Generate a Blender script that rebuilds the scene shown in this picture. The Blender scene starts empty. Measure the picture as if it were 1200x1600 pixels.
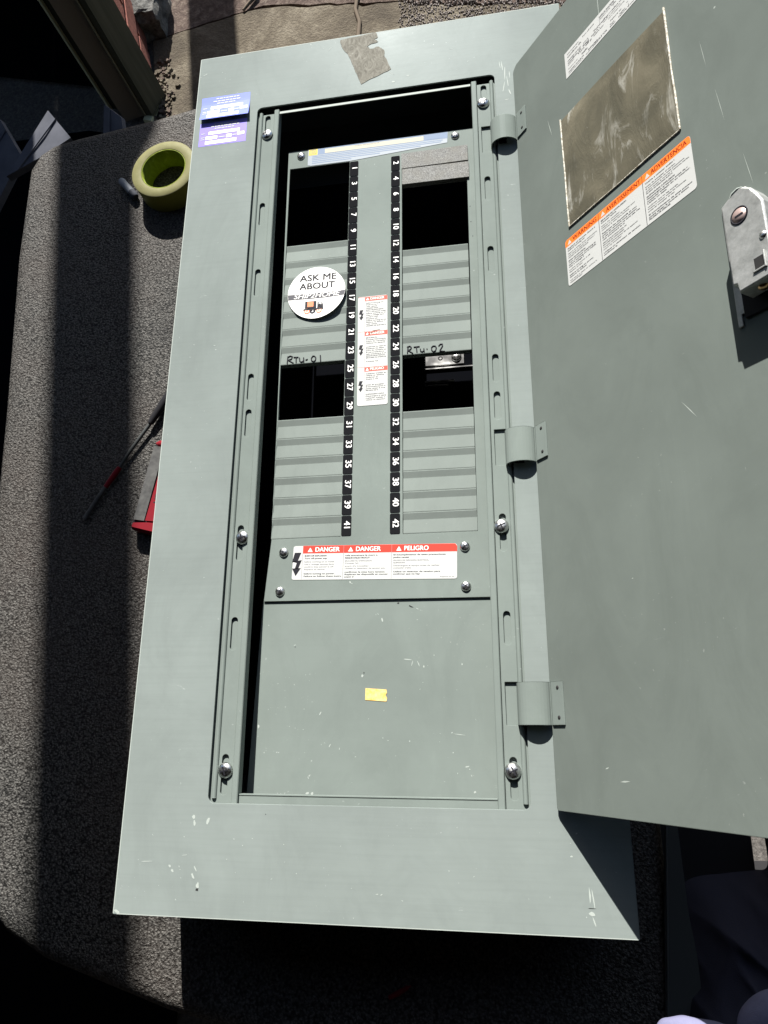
import bpy, bmesh, math, random
from mathutils import Vector, Matrix, noise
random.seed(7)
R = math.radians
S = 0.001            # everything below is written in millimetres; z = 0 is the face of the panel trim
GZ = 750.0           # the pavement lies 750 mm below that face

def W(x, y, z):
    return Vector((x * S, y * S, (z + GZ) * S))

scene = bpy.context.scene
COL = scene.collection

# ---------------------------------------------------------------- camera
cd = bpy.data.cameras.new("camera")
cam = bpy.data.objects.new("camera", cd)
COL.objects.link(cam)
cd.sensor_fit = 'VERTICAL'
cd.sensor_height = 36.0
cd.lens = 1137.98 / 1600.0 * 36.0
cd.clip_start, cd.clip_end = 0.02, 500.0
CR = Matrix(((0.98489063, 0.00574351, -0.17308221),
             (0.04581181, 0.95520415, 0.29238042),
             (0.16700813, -0.29589195, 0.94050850)))
cam.matrix_world = Matrix.Translation(W(155.226, -385.451, 759.436)) @ CR.transposed().to_4x4()
scene.camera = cam

# ---------------------------------------------------------------- sky and sun
SUN_A, SUN_B = 0.175, -1.47          # sideways drift of a shadow per unit of height
to_sun = Vector((-SUN_A, -SUN_B, 1.0)).normalized()
elev = math.asin(to_sun.z)
azim = math.atan2(to_sun.x, to_sun.y)
world = bpy.data.worlds.new("World")
scene.world = world
world.use_nodes = True
wn = world.node_tree
wn.nodes.clear()
sky = wn.nodes.new("ShaderNodeTexSky")
sky.sky_type = 'NISHITA'
sky.sun_disc = False
sky.sun_elevation = elev
sky.sun_rotation = azim
bg = wn.nodes.new("ShaderNodeBackground")
bg.inputs[1].default_value = 0.05
wo = wn.nodes.new("ShaderNodeOutputWorld")
wn.links.new(sky.outputs[0], bg.inputs[0])
wn.links.new(bg.outputs[0], wo.inputs[0])
sd = bpy.data.lights.new("sun", 'SUN')
sd.energy = 5.0
sd.angle = R(0.5)
sd.color = (1.0, 0.965, 0.91)
sun = bpy.data.objects.new("sun", sd)
COL.objects.link(sun)
sun.location = W(-500, 4000, 3000)
sun.rotation_euler = (-to_sun).to_track_quat('-Z', 'Y').to_euler()

vs = scene.view_settings
scene.display_settings.display_device = 'sRGB'
vs.view_transform = 'Standard'
vs.look = 'None'
vs.exposure = 1.38
vs.gamma = 1.0
vs.use_curve_mapping = False
scene.cycles.max_bounces = 6
scene.cycles.use_denoising = True

# ---------------------------------------------------------------- materials
def mat(name, base=(0.5, 0.5, 0.5), rough=0.5, metal=0.0, spec=0.06):
    m = bpy.data.materials.new(name)
    m.use_nodes = True
    b = m.node_tree.nodes["Principled BSDF"]
    b.inputs["Base Color"].default_value = (*base, 1)
    b.inputs["Roughness"].default_value = rough
    b.inputs["Metallic"].default_value = metal
    b.inputs["Specular IOR Level"].default_value = spec
    return m

class N:
    """small wrapper for wiring nodes"""
    def __init__(s, m):
        s.t = m.node_tree; s.b = s.t.nodes["Principled BSDF"]
        s.tc = s.t.nodes.new("ShaderNodeTexCoord")
        s.pos = s.t.nodes.new("ShaderNodeNewGeometry").outputs["Position"]
    def new(s, kind, **kw):
        n = s.t.nodes.new(kind)
        for k, v in kw.items(): setattr(n, k, v)
        return n
    def link(s, a, b): s.t.links.new(a, b)
    def mapping(s, scale, rot=(0, 0, 0), src=None):
        n = s.new("ShaderNodeMapping")
        n.inputs["Scale"].default_value = scale
        n.inputs["Rotation"].default_value = rot
        s.link(src or s.pos, n.inputs["Vector"])
        return n.outputs[0]
    def noise(s, scale, detail=3, rough=0.5, vec=None, dist=0.0):
        n = s.new("ShaderNodeTexNoise")
        n.inputs["Scale"].default_value = scale
        n.inputs["Detail"].default_value = detail
        n.inputs["Roughness"].default_value = rough
        n.inputs["Distortion"].default_value = dist
        s.link(vec or s.pos, n.inputs["Vector"])
        return n.outputs[0]
    def voronoi(s, scale, feature='F1', vec=None, out=0):
        n = s.new("ShaderNodeTexVoronoi", feature=feature)
        n.inputs["Scale"].default_value = scale
        s.link(vec or s.pos, n.inputs["Vector"])
        return n.outputs[out]
    def ramp(s, src, stops):
        n = s.new("ShaderNodeValToRGB")
        e = n.color_ramp.elements
        while len(e) > 1: e.remove(e[-1])
        for i, (p, c) in enumerate(stops):
            if isinstance(c, (int, float)): c = (c, c, c)
            el = e[0] if i == 0 else e.new(p)
            el.position = p; el.color = (*c, 1)
        s.link(src, n.inputs[0])
        return n.outputs[0]
    def mix(s, fac, a, b, mode='MIX'):
        n = s.new("ShaderNodeMix", data_type='RGBA', blend_type=mode)
        for sock, v in ((n.inputs[0], fac), (n.inputs[6], a), (n.inputs[7], b)):
            if isinstance(v, (int, float)): sock.default_value = v
            elif isinstance(v, tuple): sock.default_value = (*v, 1)
            else: s.link(v, sock)
        return n.outputs[2]
    def math(s, op, a, b=0.0):
        n = s.new("ShaderNodeMath", operation=op)
        for sock, v in ((n.inputs[0], a), (n.inputs[1], b)):
            if isinstance(v, (int, float)): sock.default_value = v
            else: s.link(v, sock)
        return n.outputs[0]
    def color(s, v): s.link(v, s.b.inputs["Base Color"])
    def rough(s, v): s.link(v, s.b.inputs["Roughness"])
    def bump(s, h, strength=0.3, dist=0.001, normal=None):
        n = s.new("ShaderNodeBump")
        n.inputs["Strength"].default_value = strength
        n.inputs["Distance"].default_value = dist
        s.link(h, n.inputs["Height"])
        if normal: s.link(normal, n.inputs["Normal"])
        s.link(n.outputs[0], s.b.inputs["Normal"])
        return n.outputs[0]
    def bevel(s, r, samples=4):
        n = s.new("ShaderNodeBevel", samples=samples)
        n.inputs["Radius"].default_value = r
        return n.outputs[0]

def paint(name, base, rough=0.42, streak=0.0, scuff=0.5, spec=0.014):
    m = mat(name, base, rough, 0, spec)
    k = N(m)
    k.b.inputs['Specular Tint'].default_value = (0.70, 0.90, 1.0, 1)  # bluish tint puts the blue of the sky's reflection into the sheen
    big = k.noise(7, 4, 0.6)
    fine = k.noise(160, 2)
    lo = tuple(c * 0.90 for c in base); hi = tuple(min(1, c * 1.07) for c in base)
    c = k.ramp(big, [(0.3, lo), (0.7, hi)])
    sm_ = k.noise(13, 6, 0.72, k.mapping((1.0, 0.5, 1.0), (0, 0, R(20))), 0.9)
    c = k.mix(k.ramp(sm_, [(0.48, 0.0), (0.72, 0.42)]), c, tuple(v * 0.76 for v in base))
    c = k.mix(k.ramp(sm_, [(0.26, 0.32), (0.43, 0.0)]), c, tuple(min(1, v * 1.22) for v in base))
    # fine streaks across the sheet, siding reflection painted into the colour
    st = k.noise(60, 4, 0.7, k.mapping((0.12, 4.5, 1.0), (0, 0, R(2))))
    c = k.mix(k.ramp(st, [(0.45, 0.0), (0.75, 0.22 * streak)]), c, tuple(v * 0.72 for v in base))
    # sparse pale scuffs
    sc = k.noise(22, 6, 0.75, k.mapping((1.0, 2.4, 1.0), (0, 0, R(35))), 1.2)
    sm = k.ramp(sc, [(0.68, 0.0), (0.74, 0.5 * scuff)])
    c = k.mix(sm, c, (0.62, 0.66, 0.63))
    sc2 = k.noise(240, 3, 0.6)
    area = k.ramp(k.noise(9, 2), [(0.5, 0.0), (0.62, 1.0)])
    sm2 = k.math('MULTIPLY', k.ramp(sc2, [(0.70, 0.0), (0.73, 0.6 * scuff)]), area)
    c = k.mix(sm2, c, (0.7, 0.73, 0.70))
    k.color(c)
    k.rough(k.ramp(big, [(0.25, rough - 0.05), (0.75, rough + 0.10)]))
    k.bump(fine, 0.10, 0.0004, k.bevel(0.0009))
    return m

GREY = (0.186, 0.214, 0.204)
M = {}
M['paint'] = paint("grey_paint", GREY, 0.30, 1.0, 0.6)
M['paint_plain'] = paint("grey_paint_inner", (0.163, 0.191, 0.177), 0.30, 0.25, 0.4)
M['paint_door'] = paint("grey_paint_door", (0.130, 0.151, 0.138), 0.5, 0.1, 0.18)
M['filler'] = paint("grey_plastic", (0.166, 0.190, 0.177), 0.45, 0.0, 0.35)
M['dark'] = mat("dark_interior", (0.0035, 0.0038, 0.005), 0.85, 0, 0.0)  # near-black, deep shade put into the colour
M['galv'] = mat("galvanised_steel", (0.10, 0.11, 0.12), 0.5, 0.1)
M['tag'] = mat("black_tag", (0.011, 0.0115, 0.013), 0.5, 0, 0.0)
M['white'] = mat("white_print", (0.82, 0.82, 0.80), 0.5)
M['ink'] = mat("black_ink", (0.02, 0.02, 0.025), 0.5)
M['ink_soft'] = mat("grey_ink", (0.19, 0.19, 0.20), 0.5)
M['ink_grey'] = mat("band_grey", (0.085, 0.085, 0.095), 0.45)
M['red'] = mat("red_print", (0.72, 0.055, 0.04), 0.45)
M['red_pale'] = mat("pale_red_print", (0.58, 0.10, 0.075), 0.45)  # paler red for the tall label's header bands
M['orange'] = mat("orange_print", (0.82, 0.19, 0.035), 0.45)
M['orange_ink'] = mat("dark_red_letters", (0.23, 0.02, 0.01), 0.5)
M['sticker'] = mat("sticker_white", (0.74, 0.74, 0.72), 0.38)
M['label'] = mat("label_white", (0.45, 0.46, 0.45), 0.5)
M['violet'] = mat("violet_print", (0.24, 0.20, 0.62), 0.35)
M['blue'] = mat("blue_print", (0.16, 0.20, 0.62), 0.35)
M['pale'] = mat("pale_field", (0.85, 0.84, 0.80), 0.4)
M['lightblue'] = mat("pale_blue_print", (0.15, 0.20, 0.29), 0.5)
M['blue_white'] = mat("blue_white_print", (0.24, 0.275, 0.31), 0.4)
M['cream'] = mat("cream_field", (0.40, 0.38, 0.30), 0.5)
M['yellow'] = mat("yellow_print", (0.50, 0.42, 0.08), 0.5)
M['salmon'] = mat("salmon_print", (0.72, 0.24, 0.13), 0.45)
M['chip'] = mat("bare_primer", (0.325, 0.36, 0.335), 0.55)
M['chip_dark'] = mat("chipped_metal", (0.03, 0.03, 0.03), 0.5)

M['steel'] = mat("zinc_screw", (0.62, 0.63, 0.62), 0.28, 1.0)
k = N(M['steel']); k.rough(k.ramp(k.noise(300, 2), [(0.3, 0.2), (0.7, 0.42)]))
M['brass'] = mat("brass_screw", (0.45, 0.30, 0.16), 0.3, 1.0)
M['bus'] = mat("tinned_bus_bar", (0.20, 0.20, 0.198), 0.35, 0.0, 0.4)
k = N(M['bus']); k.color(k.ramp(k.noise(55, 2), [(0.40, (0.07, 0.07, 0.07)), (0.52, (0.18, 0.18, 0.178)), (0.66, (0.5, 0.5, 0.49))]))  # pale blotches in the colour stand in for highlights on the metal

M['cast'] = mat("zinc_die_casting", (0.36, 0.37, 0.36), 0.45, 0.55)
k = N(M['cast'])
k.color(k.ramp(k.noise(90, 5, 0.7), [(0.3, (0.27, 0.28, 0.27)), (0.7, (0.46, 0.47, 0.46))]))
k.bump(k.noise(400, 3), 0.25, 0.0005, k.bevel(0.0012))
M['cylinder'] = mat("lock_cylinder", (0.42, 0.32, 0.30), 0.4, 0.5)

M['foam'] = mat("speckled_filler", (0.33, 0.32, 0.29), 0.7)
k = N(M['foam'])
f1 = k.noise(900, 3, 0.8); f2 = k.noise(60, 3, 0.6)
k.color(k.mix(k.ramp(f2, [(0.4, 0.0), (0.7, 0.45)]),
              k.ramp(f1, [(0.36, (0.085, 0.087, 0.084)), (0.55, (0.20, 0.203, 0.198)), (0.68, (0.36, 0.365, 0.355))]),
              (0.17, 0.165, 0.145)))
k.bump(f1, 0.4, 0.0006)

M['residue'] = mat("dried_tape_adhesive", (0.2, 0.19, 0.16), 0.7)
k = N(M['residue'])
f1 = k.noise(120, 6, 0.75, k.mapping((1.0, 0.55, 1.0), (0, 0, R(25))), 1.6)
k.color(k.ramp(f1, [(0.36, (0.10, 0.095, 0.08)), (0.54, (0.165, 0.16, 0.135)), (0.66, (0.21, 0.205, 0.18)), (0.72, (0.5, 0.5, 0.47))]))
k.bump(f1, 0.6, 0.0012)

M['masking'] = mat("yellow_masking_tape", (0.72, 0.50, 0.17), 0.6)
k = N(M['masking'])
k.color(k.ramp(k.noise(220, 4, 0.7), [(0.35, (0.60, 0.38, 0.10)), (0.7, (0.80, 0.60, 0.26))]))

M['pocket'] = mat("dusty_clear_pocket", (0.15, 0.14, 0.10), 0.25)
k = N(M['pocket'])
v = k.mapping((1.0, 0.30, 1.0), (0, 0, R(-32)))
p1 = k.noise(9, 5, 0.6, None, 1.2)
p2 = k.noise(46, 5, 0.7, v, 0.8)
p3 = k.noise(200, 4, 0.8)
c = k.ramp(p1, [(0.3, (0.068, 0.066, 0.05)), (0.55, (0.112, 0.104, 0.076)), (0.75, (0.165, 0.15, 0.11))])
c = k.mix(k.math('MULTIPLY', k.ramp(p2, [(0.56, 0.0), (0.72, 0.8)]), k.ramp(p1, [(0.36, 0.0), (0.56, 1.0)])), c, (0.46, 0.46, 0.42))
c = k.mix(k.ramp(p3, [(0.68, 0.0), (0.76, 0.5)]), c, (0.5, 0.49, 0.44))
k.color(c)
k.bump(p2, 0.35, 0.004)
M['pocket_weld'] = mat("pocket_welded_edge", (0.50, 0.49, 0.42), 0.4)
k = N(M['pocket_weld'])
k.color(k.ramp(k.noise(300, 4, 0.8), [(0.38, (0.20, 0.17, 0.12)), (0.6, (0.66, 0.65, 0.58))]))

# rubbery pebbled lining of the work surface
M['liner'] = mat("pebbled_liner", (0.07, 0.065, 0.06), 0.6, 0, 0.15)
k = N(M['liner'])
wv = k.new("ShaderNodeVectorMath", operation='ADD')
k.link(k.pos, wv.inputs[0])
nz = k.new("ShaderNodeTexNoise"); nz.inputs["Scale"].default_value = 160
k.link(k.pos, nz.inputs["Vector"])
sc_ = k.new("ShaderNodeVectorMath", operation='SCALE'); sc_.inputs[3].default_value = 0.002
k.link(nz.outputs[1], sc_.inputs[0]); k.link(sc_.outputs[0], wv.inputs[1])
d1 = k.voronoi(350, 'SMOOTH_F1', wv.outputs[0])
d2 = k.voronoi(620, 'F1', wv.outputs[0])
patch = k.noise(4, 5, 0.65)
grain = k.noise(400, 3, 0.7)
base = k.ramp(d1, [(0.0, (0.165, 0.160, 0.148)), (0.30, (0.074, 0.072, 0.067)), (0.62, (0.010, 0.010, 0.0095))])
base = k.mix(k.ramp(patch, [(0.40, 0.0), (0.68, 0.55)]), base, (0.062, 0.050, 0.043))
base = k.mix(k.ramp(patch, [(0.28, 0.5), (0.42, 0.0)]), base, (0.022, 0.022, 0.022))
base = k.mix(k.ramp(grain, [(0.58, 0.0), (0.68, 0.6)]), base, (0.19, 0.185, 0.17))
base = k.mix(k.ramp(grain, [(0.33, 0.7), (0.42, 0.0)]), base, (0.012, 0.012, 0.0115))
k.color(base)
h = k.math('ADD', k.ramp(d1, [(0.0, 1.0), (0.9, 0.0)]), k.math('MULTIPLY', k.ramp(d2, [(0.0, 1.0), (0.8, 0.0)]), 0.5))
k.bump(h, 0.8, 0.0020)

M['concrete'] = mat("stained_concrete", (0.13, 0.095, 0.06), 0.9, 0, 0.2)
k = N(M['concrete'])
g1 = k.noise(5, 6, 0.65, None, 0.6); g2 = k.noise(70, 6, 0.8); g3 = k.voronoi(160, 'F1')
c = k.ramp(g1, [(0.3, (0.045, 0.037, 0.026)), (0.48, (0.112, 0.095, 0.067)), (0.64, (0.215, 0.19, 0.143))])
c = k.mix(k.ramp(g2, [(0.35, 0.0), (0.7, 0.75)]), c, (0.052, 0.040, 0.029))
c = k.mix(k.ramp(k.noise(190, 3, 0.7), [(0.64, 0.0), (0.72, 0.8)]), c, (0.24, 0.20, 0.15))
k.color(c)
k.bump(k.math('ADD', g2, k.math('MULTIPLY', g3, 0.4)), 0.6, 0.006)
M['concrete_red'] = mat("pinkish_worn_concrete", (0.17, 0.12, 0.09), 0.9, 0, 0.2)
k = N(M['concrete_red'])
g2 = k.noise(45, 7, 0.8, None, 0.5)
k.color(k.ramp(g2, [(0.3, (0.045, 0.032, 0.027)), (0.5, (0.105, 0.075, 0.062)), (0.68, (0.22, 0.18, 0.145))]))
k.bump(g2, 0.9, 0.012)
M['asphalt'] = mat("grey_asphalt", (0.10, 0.095, 0.09), 0.9, 0, 0.3)
k = N(M['asphalt'])
g2 = k.noise(120, 6, 0.85)
k.color(k.ramp(g2, [(0.32, (0.05, 0.046, 0.043)), (0.52, (0.13, 0.12, 0.11)), (0.7, (0.25, 0.23, 0.21))]))
k.bump(g2, 0.8, 0.008)
M['stone'] = mat("gravel_stone", (0.2, 0.18, 0.16), 0.9, 0, 0.3)
k = N(M['stone'])
rnd = k.new("ShaderNodeNewGeometry").outputs["Random Per Island"]
k.color(k.ramp(rnd, [(0.0, (0.085, 0.075, 0.068)), (0.5, (0.17, 0.148, 0.135)), (1.0, (0.30, 0.27, 0.25))]))
M['block'] = mat("rough_grey_concrete_lump", (0.15, 0.15, 0.145), 0.95, 0, 0.2)
k = N(M['block'])
g2 = k.noise(60, 6, 0.8)
k.color(k.ramp(g2, [(0.35, (0.06, 0.06, 0.058)), (0.6, (0.19, 0.19, 0.18))]))
k.bump(g2, 1.0, 0.01)

M['brick'] = mat("red_brick", (0.20, 0.075, 0.055), 0.9, 0, 0.2)
k = N(M['brick'])
k.color(k.ramp(k.noise(40, 5, 0.7), [(0.3, (0.13, 0.045, 0.035)), (0.7, (0.26, 0.10, 0.075))]))
k.bump(k.noise(180, 4, 0.7), 0.5, 0.003)
M['mortar'] = mat("grey_mortar", (0.22, 0.19, 0.15), 0.95, 0, 0.2)
k = N(M['mortar']); k.bump(k.noise(200, 4, 0.7), 0.5, 0.003)
M['olive'] = mat("olive_painted_wood", (0.085, 0.085, 0.062), 0.5)
k = N(M['olive'])
k.color(k.ramp(k.noise(40, 5, 0.7, k.mapping((1, 1, 0.05))), [(0.3, (0.04, 0.04, 0.028)), (0.7, (0.09, 0.088, 0.062))]))
M['olive_light'] = mat("pale_lit_wood_edge", (0.62, 0.60, 0.38), 0.5, 0, 0.5)  # pale colour stands in for light caught by the jamb's edge
M['olive_mid'] = mat("olive_wood_edge", (0.25, 0.24, 0.17), 0.5)  # paler than the boards, a fainter edge light put into the colour
M['board'] = mat("blue_grey_board", (0.08, 0.085, 0.10), 0.6)
k = N(M['board']); k.color(k.ramp(k.noise(30, 4), [(0.3, (0.065, 0.07, 0.085)), (0.7, (0.10, 0.105, 0.125))]))
M['wood'] = mat("brown_weathered_pole", (0.13, 0.105, 0.08), 0.8)
M['dark_strip'] = mat("dark_grey_strip", (0.06, 0.065, 0.065), 0.6)

M['tape'] = mat("yellow_green_tape_roll", (0.42, 0.42, 0.10), 0.55)
k = N(M['tape'])
wv_ = k.new("ShaderNodeTexWave", wave_type='RINGS', rings_direction='Z')
wv_.inputs["Scale"].default_value = 180; wv_.inputs["Distortion"].default_value = 2.0
wv_.inputs["Detail"].default_value = 3.0
k.link(k.tc.outputs["Object"], wv_.inputs["Vector"])
c = k.ramp(wv_.outputs[0], [(0.2, (0.125, 0.121, 0.055)), (0.8, (0.19, 0.182, 0.085))])
k.color(k.mix(k.ramp(k.noise(90, 4, 0.6), [(0.4, 0.0), (0.75, 0.35)]), c, (0.24, 0.228, 0.125)))
M['tape_core'] = mat("green_cardboard_core", (0.24, 0.32, 0.03), 0.55)
k = N(M['tape_core'])
k.color(k.ramp(k.noise(45, 4, 0.7, None, 1.0), [(0.32, (0.10, 0.13, 0.015)), (0.6, (0.19, 0.235, 0.03)), (0.72, (0.33, 0.36, 0.13))]))
M['tape_side'] = mat("tape_outer_face", (0.24, 0.24, 0.05), 0.4)
M['grey_plastic'] = mat("grey_pen_plastic", (0.20, 0.22, 0.25), 0.4)
M['black_plastic'] = mat("black_plastic", (0.02, 0.02, 0.022), 0.4)
M['red_plastic'] = mat("red_plastic", (0.17, 0.014, 0.02), 0.4)  # dark red, the hand tool's partial shade put into the colour
M['tool_grey'] = mat("worn_grey_plate", (0.20, 0.20, 0.20), 0.5, 0.3)
k = N(M['tool_grey']); k.color(k.ramp(k.noise(60, 4, 0.7), [(0.3, (0.055, 0.055, 0.055)), (0.7, (0.12, 0.12, 0.115))]))  # grey lowered the same way, shade included in the tone
M['navy'] = mat("navy_cloth", (0.020, 0.021, 0.036), 0.9, 0, 0.2)
k = N(M['navy']); k.bump(k.noise(900, 2), 0.4, 0.0006)
M['lavender'] = mat("lavender_cloth", (0.34, 0.34, 0.50), 0.9, 0, 0.2)
k = N(M['lavender'])
k.color(k.ramp(k.noise(60, 4), [(0.3, (0.125, 0.125, 0.20)), (0.7, (0.17, 0.17, 0.26))]))
k.bump(k.noise(700, 2), 0.4, 0.0006)
M['blocker'] = mat("dark_blocker_boards", (0.05, 0.045, 0.04), 0.85)
M['post'] = mat("weathered_timber_post", (0.16, 0.12, 0.09), 0.85)
k = N(M['post']); k.color(k.ramp(k.noise(12, 5, 0.7, k.mapping((6, 6, 0.6))), [(0.3, (0.10, 0.075, 0.055)), (0.7, (0.2, 0.16, 0.12))]))

# ---------------------------------------------------------------- builders
ORI = {}        # world origin (mm) of each object, for parts built in panel millimetres

def tag(o, label=None, cat=None, group=None, kind=None):
    if label: o['label'] = label
    if cat: o['category'] = cat
    if group: o['group'] = group
    if kind: o['kind'] = kind
    return o

def thing(name, base, label, cat, group=None):
    o = bpy.data.objects.new(name, None)
    COL.objects.link(o)
    o.empty_display_size = 0.02
    o.location = W(*base)
    ORI[o.name] = Vector(base)
    return tag(o, label, cat, group)

def link(name, me, parent=None, origin=None):
    """link mesh whose vertices (metres) are relative to `origin` (panel mm)"""
    o = bpy.data.objects.new(name, me)
    COL.objects.link(o)
    origin = Vector(origin) if origin is not None else (ORI[parent.name].copy() if parent else Vector((0, 0, 0)))
    ORI[o.name] = origin
    if parent:
        o.parent = parent
        o.location = (origin - ORI[parent.name]) * S
    else:
        o.location = W(*origin)
    return o

class MB:
    def __init__(s):
        s.v = []; s.f = []; s.m = []; s.sm = []
    def add(s, verts, faces, mi=0, smooth=False):
        n = len(s.v)
        s.v += [tuple(p) for p in verts]
        for f in faces:
            s.f.append([i + n for i in f]); s.m.append(mi); s.sm.append(smooth)
    def box(s, x0, x1, y0, y1, z0, z1, mi=0, fr=None):
        p = [(x, y, z) for z in (z0, z1) for y in (y0, y1) for x in (x0, x1)]
        if fr: p = [fr(*q) for q in p]
        s.add(p, [(0, 2, 3, 1), (4, 5, 7, 6), (0, 1, 5, 4), (2, 6, 7, 3), (0, 4, 6, 2), (1, 3, 7, 5)], mi)
    def prism(s, pts, z0, z1, mi=0, fr=None, top=None):
        n = len(pts); top = top or pts
        p = [(x, y, z0) for x, y in pts] + [(x, y, z1) for x, y in top]
        if fr: p = [fr(*q) for q in p]
        s.add(p, [tuple(range(n))[::-1], tuple(range(n, 2 * n))] + [(i, (i + 1) % n, n + (i + 1) % n, n + i) for i in range(n)], mi)
    def flat(s, pts, z, mi=0, fr=None):
        p = [(x, y, z) for x, y in pts]
        if fr: p = [fr(*q) for q in p]
        s.add(p, [tuple(range(len(p)))], mi)
    def extrude(s, prof, axis, a0, a1, mi=0, closed=True, smooth=False):
        """prof in the two other axes; axis 0 or 1"""
        n = len(prof)
        mk = (lambda q, t: (q[0], t, q[1])) if axis == 1 else (lambda q, t: (t, q[0], q[1]))
        p = [mk(q, a0) for q in prof] + [mk(q, a1) for q in prof]
        rng = range(n) if closed else range(n - 1)
        s.add(p, [(i, (i + 1) % n, n + (i + 1) % n, n + i) for i in rng], mi, smooth)
        if closed: s.add(p, [tuple(range(n))[::-1], tuple(range(n, 2 * n))], mi)
    def lathe(s, prof, seg=24, mi=0, c=(0, 0, 0), smooth=True, fr=None):
        n = len(prof); p = []
        for i in range(seg):
            a = 2 * math.pi * i / seg
            p += [(c[0] + r * math.cos(a), c[1] + r * math.sin(a), c[2] + z) for r, z in prof]
        if fr: p = [fr(*q) for q in p]
        s.add(p, [(i * n + j, ((i + 1) % seg) * n + j, ((i + 1) % seg) * n + j + 1, i * n + j + 1)
                  for i in range(seg) for j in range(n - 1)], mi, smooth)
    def tube(s, pts, r, seg=8, mi=0, caps=True):
        pts = [Vector(p) for p in pts]; rr = r if isinstance(r, (list, tuple)) else [r] * len(pts)
        P = []
        for i, p in enumerate(pts):
            d = (pts[min(i + 1, len(pts) - 1)] - pts[max(i - 1, 0)]).normalized()
            u = d.cross(Vector((0.13, 0.2, 1))).normalized(); w = d.cross(u)
            P += [p + rr[i] * (math.cos(2 * math.pi * j / seg) * u + math.sin(2 * math.pi * j / seg) * w) for j in range(seg)]
        F = [(i * seg + j, i * seg + (j + 1) % seg, (i + 1) * seg + (j + 1) % seg, (i + 1) * seg + j)
             for i in range(len(pts) - 1) for j in range(seg)]
        s.add(P, F, mi, True)
        if caps:
            s.add(P[:seg], [tuple(range(seg))], mi); s.add(P[-seg:], [tuple(range(seg))], mi)
    def mesh(s, name, mats, origin=(0, 0, 0), world=True):
        o = Vector(origin)
        me = bpy.data.meshes.new(name)
        me.from_pydata([(Vector(p) - o) * S for p in s.v], [], s.f)
        for m in (mats if isinstance(mats, (list, tuple)) else [mats]): me.materials.append(m)
        for p, mi, sm in zip(me.polygons, s.m, s.sm):
            p.material_index = mi; p.use_smooth = sm
        bm = bmesh.new(); bm.from_mesh(me)
        bmesh.ops.recalc_face_normals(bm, faces=bm.faces)
        bm.to_mesh(me); bm.free()
        return me
    def build(s, name, mats, parent=None, origin=None):
        origin = Vector(origin) if origin is not None else (ORI[parent.name] if parent else Vector((0, 0, 0)))
        return link(name, s.mesh(name, mats, origin), parent, origin)

def rrect(x0, x1, y0, y1, r, seg=5):
    pts = []
    for cx, cy, a0 in ((x1 - r, y1 - r, 0), (x0 + r, y1 - r, 90), (x0 + r, y0 + r, 180), (x1 - r, y0 + r, 270)):
        pts += [(cx + r * math.cos(R(a0 + 90 * i / seg)), cy + r * math.sin(R(a0 + 90 * i / seg))) for i in range(seg + 1)]
    return pts

def curve_mesh(outlines, thick, bevel=0.0, res=2):
    """flat sheet (mm) with holes -> mesh data centred on z = 0, in mm"""
    cu = bpy.data.curves.new("tmp_curve", 'CURVE')
    cu.dimensions = '2D'; cu.fill_mode = 'BOTH'
    for o in outlines:
        sp = cu.splines.new('POLY'); sp.points.add(len(o) - 1)
        for p, (x, y) in zip(sp.points, o): p.co = (x, y, 0, 1)
        sp.use_cyclic_u = True
    cu.extrude = max(0.0, thick / 2 - bevel)
    if bevel:
        cu.bevel_depth = bevel; cu.bevel_resolution = res; cu.offset = -bevel
    ob = bpy.data.objects.new("tmp_curve", cu)
    me = bpy.data.meshes.new_from_object(ob)
    bpy.data.objects.remove(ob); bpy.data.curves.remove(cu)
    return me

def sheet(name, outlines, ztop, thick, m, parent=None, origin=None, bevel=0.0, res=2, kind=None):
    origin = Vector(origin) if origin is not None else (ORI[parent.name] if parent else Vector((0, 0, 0)))
    me = curve_mesh(outlines, thick, bevel, res)
    for v in me.vertices:
        v.co = (v.co + Vector((0, 0, ztop - thick / 2)) - origin) * S
    me.name = name
    me.materials.clear(); me.materials.append(m)
    return link(name, me, parent, origin)

TCACHE = {}
def text2d(txt, size, bold=0.0, align='CENTER', shear=0.0):
    key = (txt, size, bold, align, shear)
    if key not in TCACHE:
        cu = bpy.data.curves.new("tmp_text", 'FONT')
        cu.body = txt; cu.size = size; cu.offset = bold * size; cu.shear = shear
        cu.align_x = align; cu.align_y = 'CENTER'; cu.resolution_u = 3
        ob = bpy.data.objects.new("tmp_text", cu)
        me = bpy.data.meshes.new_from_object(ob)
        bpy.data.objects.remove(ob); bpy.data.curves.remove(cu)
        TCACHE[key] = ([(v.co.x, v.co.y) for v in me.vertices], [tuple(p.vertices) for p in me.polygons])
        bpy.data.meshes.remove(me)
    return TCACHE[key]

def put_text(mb, txt, size, x, y, z, mi, fr, rot=0.0, bold=0.015, align='CENTER', sx=1.0, fit=None, shear=0.0):
    v, f = text2d(txt, size, 0.0, align, shear)
    if fit and v:
        w = max(p[0] for p in v) - min(p[0] for p in v)
        sx = fit / w
    c, s_ = math.cos(rot), math.sin(rot)
    for q in ((-1, 1) if bold > 0 else (0,)):
        d = q * bold * size * 0.9
        mb.add([fr(x + (a * sx + d) * c - b * s_, y + (a * sx + d) * s_ + b * c, z + .004 * q) for a, b in v], f, mi)

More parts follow.
